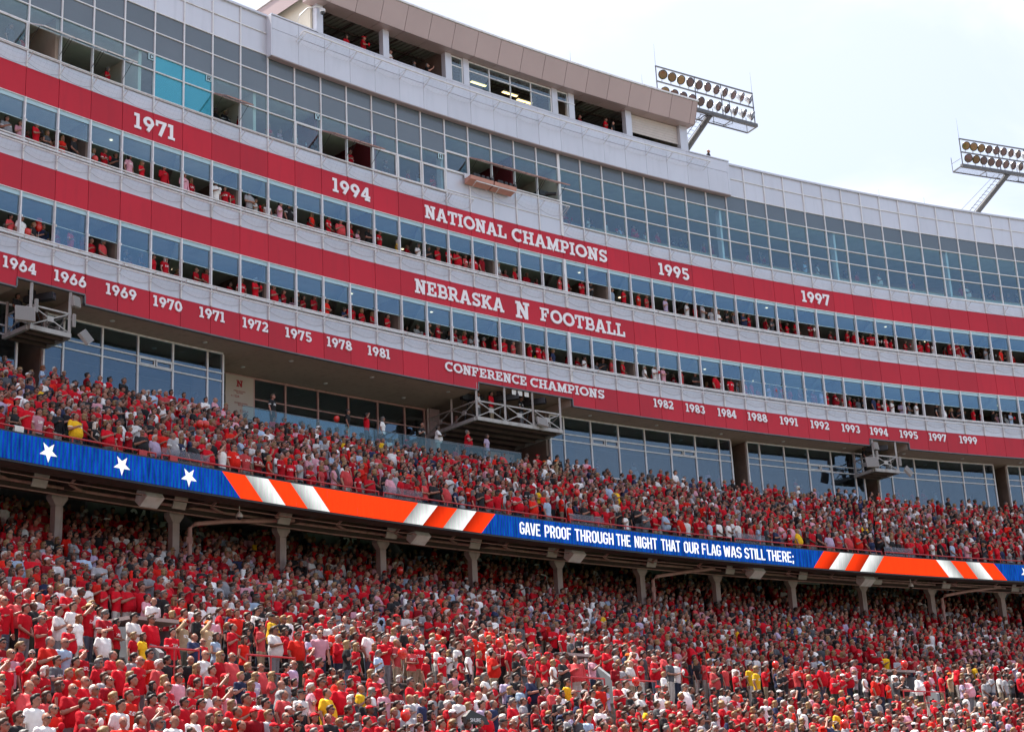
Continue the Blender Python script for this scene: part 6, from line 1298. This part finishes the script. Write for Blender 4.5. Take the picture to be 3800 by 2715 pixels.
for p in solo:
    if p.get('lab'): p['label'] = p['lab']; seen[p['lab']] = 1; continue
    if p.get('role'):
        others = sorted([q for q in FOLK if q['zone'] == p['zone'] and q['row'] == p['row'] and q is not p], key=lambda q: abs(q['k'] - p['k']))[:2]
        p['cands'] = ['officer in tan uniform and orange cap saluting in the %s' % ('upper deck' if p['zone'] == 'U' else 'lower stand')]
    else: p['cands'] = [base(p)]
    rowm = sorted([q for q in FOLK if q['zone'] == p['zone'] and q['in'] and q['row'] == p['row'] and q is not p], key=lambda q: abs(q['k'] - p['k']))
    L1 = next((q for q in rowm if q['k'] < p['k']), None); R1 = next((q for q in rowm if q['k'] > p['k']), None)
    fr1 = sorted([q for q in FOLK if q['zone'] == p['zone'] and q['in'] and q is not p and (q['w'] - p['w']).dot(p['w']) < -4], key=lambda q: (q['w'] - p['w']).length)[:1]
    b0 = p['cands'][0] if not p.get('role') else 'officer in tan, orange cap, saluting'
    L_ = [(' right of %s' % short(L1)) if L1 else '', (' left of %s' % short(R1)) if R1 else '', (' behind %s' % short(fr1[0])) if fr1 else '']
    for t_ in L_: p['cands'].append(b0 + ',' + t_)
    b1 = b0.replace(', ' + POSEW[p['key'][1]], '') if not p.get('role') else b0
    for a_, c_ in ((0, 1), (0, 2), (1, 2)):
        if L_[a_] and L_[c_]: p['cands'].append(b1 + ',' + L_[a_] + ',' + L_[c_])
from collections import Counter
for p in solo:
    if 'cands' in p and not p.get('role'):
        rowm = sorted([q for q in FOLK if q['zone'] == p['zone'] and q['in'] and q['row'] == p['row'] and q is not p], key=lambda q: abs(q['k'] - p['k']))
        b2 = '%s in %s, %s' % (NOUN[p['key'][0]], SHIRTS[p['shirt']][1], hairword(p))
        for q in rowm[:3]: p['cands'].append('%s, %s of %s, %s' % (b2, 'right' if q['k'] < p['k'] else 'left', short(q), hairword(q)))
for lev in range(15):
    todo = [p for p in solo if not p.get('label')]
    if not todo: break
    cnt = Counter(p['cands'][min(lev, len(p['cands']) - 1)] for p in todo)
    for p in todo:
        c_ = p['cands'][min(lev, len(p['cands']) - 1)]
        if (cnt[c_] == 1 or lev == 14) and c_ not in seen and len(c_.replace(',', ' ').split()) <= 16: p['label'] = c_; seen[c_] = 1
    if lev == 0: # short labels only if nobody in the rest of the crowd matches either
        pass
for p in solo:
    if not p.get('label'): p['label'] = p['cands'][0]

CAPC = lambda c: ccol(c)
def attrs(p):
    r2 = random.Random(p['n'] * 7 + 3)
    return dict(shirt_col=vary(ccol(p['shirt']), r2, .22), pants_col=p['pants'], skin_col=vary(p['skin'], r2, .12), hair_col=vary(HCOL[p['hc']][0], r2, .25), cap_col=vary(ccol(p['cap']), r2, .1), print_amt=1.0 if p['prt'] else 0.0)
def parts_of(p):
    k_ = p['key']; pr_ = PR[k_]; out = [('body', pr_['body']), ('shirt', pr_['shirt']), ('trousers', pr_['trousers'])]
    if p['hs'] in HAIR: out.append(('hair', HAIR[p['hs']]))
    if p['hs'] == 'cap': out += [('hair', HAIR['crop']), ('cap', CAPM)]
    if p['hs'] == 'straw': out += [('hair', HAIR['crop']), ('straw_hat', STRAW)]
    if p['glass']: out.append(('sunglasses', SUNG))
    if k_ in HELD: out.append(('held_cap', HELD[k_]))
    return out
for p in solo:
    ra = yaw_at(p['w'], p['yaw'])
    t_ = bpy.data.objects.new('person', None); C.objects.link(t_); t_.location = p['w']; t_.rotation_euler = (0, 0, ra); t_.scale = (p['size'],) * 3; t_.empty_display_size = .2
    WM[t_.name] = Matrix.Translation(p['w']); t_['label'] = p['label']; t_['category'] = 'person'
    t_['group'] = 'spectators in the lower stand' if p['zone'] == 'L' and not p.get('role') else ('officers in orange caps' if p.get('role') else 'people working high on the building')
    at = attrs(p)
    for nm, me in parts_of(p) + [('shoes', SHOE)]:
        o = bpy.data.objects.new(nm, me); C.objects.link(o); o.parent = t_
        for an in {m_.name for m_ in me.materials}:
            a_ = {'skin': 'skin_col', 'shirt_fabric': 'shirt_col', 'trouser_fabric': 'pants_col', 'hair_strands': 'hair_col', 'cap_fabric': 'cap_col'}.get(an)
            if a_: o[a_] = list(at[a_])
            if a_ == 'shirt_col': o['print_amt'] = at['print_amt']

# --- everybody else: one object, points that carry each person's place and colours
protos = bpy.data.collections.new('crowd_parts'); pidx = {}
def proto_index(me):
    if me.name not in pidx: pidx[me.name] = None
    return me.name
rows_ = []; 
for p in FOLK:
    if p['n'] in ids: continue
    if not (-160 < p['px'][0] < 3960 and -100 < p['px'][1] < 2900) : continue
    ra = yaw_at(p['w'], p['yaw']); at = attrs(p)
    for nm, me in parts_of(p): rows_.append((p['w'], ra, p['size'], proto_index(me), at, p['n']))
names = sorted(pidx); order = {n_: i for i, n_ in enumerate(names)}
allm = {me.name: me for me in bpy.data.meshes}
for i, n_ in enumerate(names):
    o = bpy.data.objects.new('part_%03d' % i, allm[n_]); protos.objects.link(o)
pm = bpy.data.meshes.new('crowd'); pm.from_pydata([tuple(r_[0]) for r_ in rows_], [], [])
def setattr_(name, typ, vals, key):
    a_ = pm.attributes.new(name, typ, 'POINT'); a_.data.foreach_set(key, vals)
setattr_('idx', 'INT', [order[r_[3]] for r_ in rows_], 'value')
setattr_('rot', 'FLOAT_VECTOR', [v_ for r_ in rows_ for v_ in (0, 0, r_[1])], 'vector')
setattr_('size', 'FLOAT', [r_[2] for r_ in rows_], 'value')
for c_ in ('shirt_col', 'pants_col', 'skin_col', 'hair_col', 'cap_col'): setattr_(c_, 'FLOAT_COLOR', [v_ for r_ in rows_ for v_ in (*r_[4][c_], 1)], 'color')
setattr_('print_amt', 'FLOAT', [r_[4]['print_amt'] for r_ in rows_], 'value')
crowd = bpy.data.objects.new('crowd', pm); C.objects.link(crowd); crowd['kind'] = 'stuff'; crowd['label'] = 'dense crowd of spectators mostly in red filling the stands and suites'; crowd['category'] = 'crowd'
ng = bpy.data.node_groups.new('crowd_nodes', 'GeometryNodeTree')
ng.interface.new_socket('Geometry', in_out='INPUT', socket_type='NodeSocketGeometry'); ng.interface.new_socket('Geometry', in_out='OUTPUT', socket_type='NodeSocketGeometry')
gi = ng.nodes.new('NodeGroupInput'); go_ = ng.nodes.new('NodeGroupOutput'); ip = ng.nodes.new('GeometryNodeInstanceOnPoints'); ci = ng.nodes.new('GeometryNodeCollectionInfo')
ci.inputs['Collection'].default_value = protos; ci.inputs['Separate Children'].default_value = True
def named(n_, t_):
    x_ = ng.nodes.new('GeometryNodeInputNamedAttribute'); x_.data_type = t_; x_.inputs['Name'].default_value = n_; return x_.outputs['Attribute']
gl_ = ng.links.new
gl_(gi.outputs[0], ip.inputs['Points']); gl_(ci.outputs[0], ip.inputs['Instance']); ip.inputs['Pick Instance'].default_value = True; gl_(named('idx', 'INT'), ip.inputs['Instance Index'])
er = ng.nodes.new('FunctionNodeEulerToRotation'); gl_(named('rot', 'FLOAT_VECTOR'), er.inputs[0]); gl_(er.outputs[0], ip.inputs['Rotation']); gl_(named('size', 'FLOAT'), ip.inputs['Scale']); gl_(ip.outputs[0], go_.inputs[0])
md_ = crowd.modifiers.new('crowd_nodes', 'NODES'); md_.node_group = ng
print('people', len(FOLK), 'solo', len(solo), 'instances', len(rows_))

t_ = thing('antenna_cover', 'black folded antenna cover with white lettering raised among the nearest rows', 'equipment', loc=P(-.2, 24, 2.4))
MB().add([P(-.42, 24.0, 3.26), P(.30, 24.0, 3.26), P(.20, 24.0, 3.46), P(-.25, 24.0, 3.64), P(-.42, 24.0, 3.46), P(-.42, 23.9, 3.26), P(.30, 23.9, 3.26), P(.20, 23.9, 3.46), P(-.25, 23.9, 3.64), P(-.42, 23.9, 3.46)], [(0, 1, 2, 3, 4), (9, 8, 7, 6, 5), (0, 5, 6, 1), (1, 6, 7, 2), (2, 7, 8, 3), (3, 8, 9, 4), (4, 9, 5, 0)]).obj('cover', M['black'], t_)
txt('SHURE', .15, P(-.13, 24.006, 3.36), (radians(90), 0, bay(-1)), M['letter'], t_)
for k in (-.35, -.1): MB().bar(P(k, 23.95, 1.2), P(k, 23.95, 3.26), .015, n=5).obj('pole', M['black'], t_)
# ------------------------------------------------------------------ balloons
bm2 = MB(); bm2.ell((0, 0, 0), (.14, .14, .165), 0, 20, 14, lambda p: Vector((p.x * (1 + .22 * p.z / .165 * .5), p.y * (1 + .22 * p.z / .165 * .5), p.z))); BAL = bm2.mesh('balloon_skin', M['balloon'], True)
kn = MB(); kn.loft([(0, 0, -.185, .02, .02), (0, 0, -.16, .006, .006)], n=8); KN = kn.mesh('knot', M['balloon'])
def balloon(pos, label, s=1.0):
    t = thing('balloon', label, 'balloon', 'red balloons', loc=pos); a = link('skin', BAL, t, (0, 0, 0), local=True); b = link('knot', KN, t, (0, 0, 0), local=True)
    st = MB(); st.path([(0, 0, -.18), (.02, .01, -.4), (-.01, 0, -.6), (.01, 0, -.8)], .004, n=3); link('string', st.mesh('string', M['towel']), t, (0, 0, 0), local=True); t.scale = (s, s, s)
for (k, d, z), lb_ in (((1.63, 18.85, 5.90), 'red balloon held over the cross aisle left of the centre'), ((6.11, 17.04, 6.81), 'red balloon above the rows behind the cross aisle'), ((8.91, 7.16, 11.21), 'dim red balloon in the shade between two columns'), ((16.22, 17.8, 6.51), 'red balloon on the right side of the lower stand'), ((8.34, 20.45, 5.23), 'red balloon just in front of the aisle railing'),
                      ((34.43, 7.92, 10.76), 'red balloon beside the farthest column'), ((-2.37, 24.25, 3.38), 'large red balloon low among the nearest spectators'), ((22.64, 17.04, 6.88), 'red balloon far right behind the cross aisle'), ((13.10, 24.25, 3.56), 'red balloon near the bottom edge among the rows'), ((2.82, 6.21, 16.27), 'left balloon of the red pair in the upper deck'), ((2.99, 6.21, 16.29), 'right balloon of the red pair in the upper deck'),
                      ((10.28, .3, 19.64), 'red balloon at the glass balustrade of the recess'), ((15.54, 7.73, 15.53), 'red balloon in the upper deck rows right of the centre'), ((.35, -.3, 25.19), 'red balloon low in the open window of the leftmost lower suite'), ((.71, -.4, 25.85), 'upper balloon of the stacked pair in the lower suite window'), ((.71, -.4, 25.6), 'lower balloon of the stacked pair in the lower suite window'),
                      ((2.29, -.3, 29.45), 'red balloon in the upper suite window below the year 1971'), ((7.41, -.3, 29.34), 'red balloon on the sill of an upper suite window'), ((4.62, -.5, 25.54), 'red balloon behind people in a lower suite window')):
    balloon(P(k, d, z), lb_, rnd.uniform(.95, 1.15))


for o in list(bpy.data.objects):
    if o.name.startswith('tmp'): bpy.data.objects.remove(o)
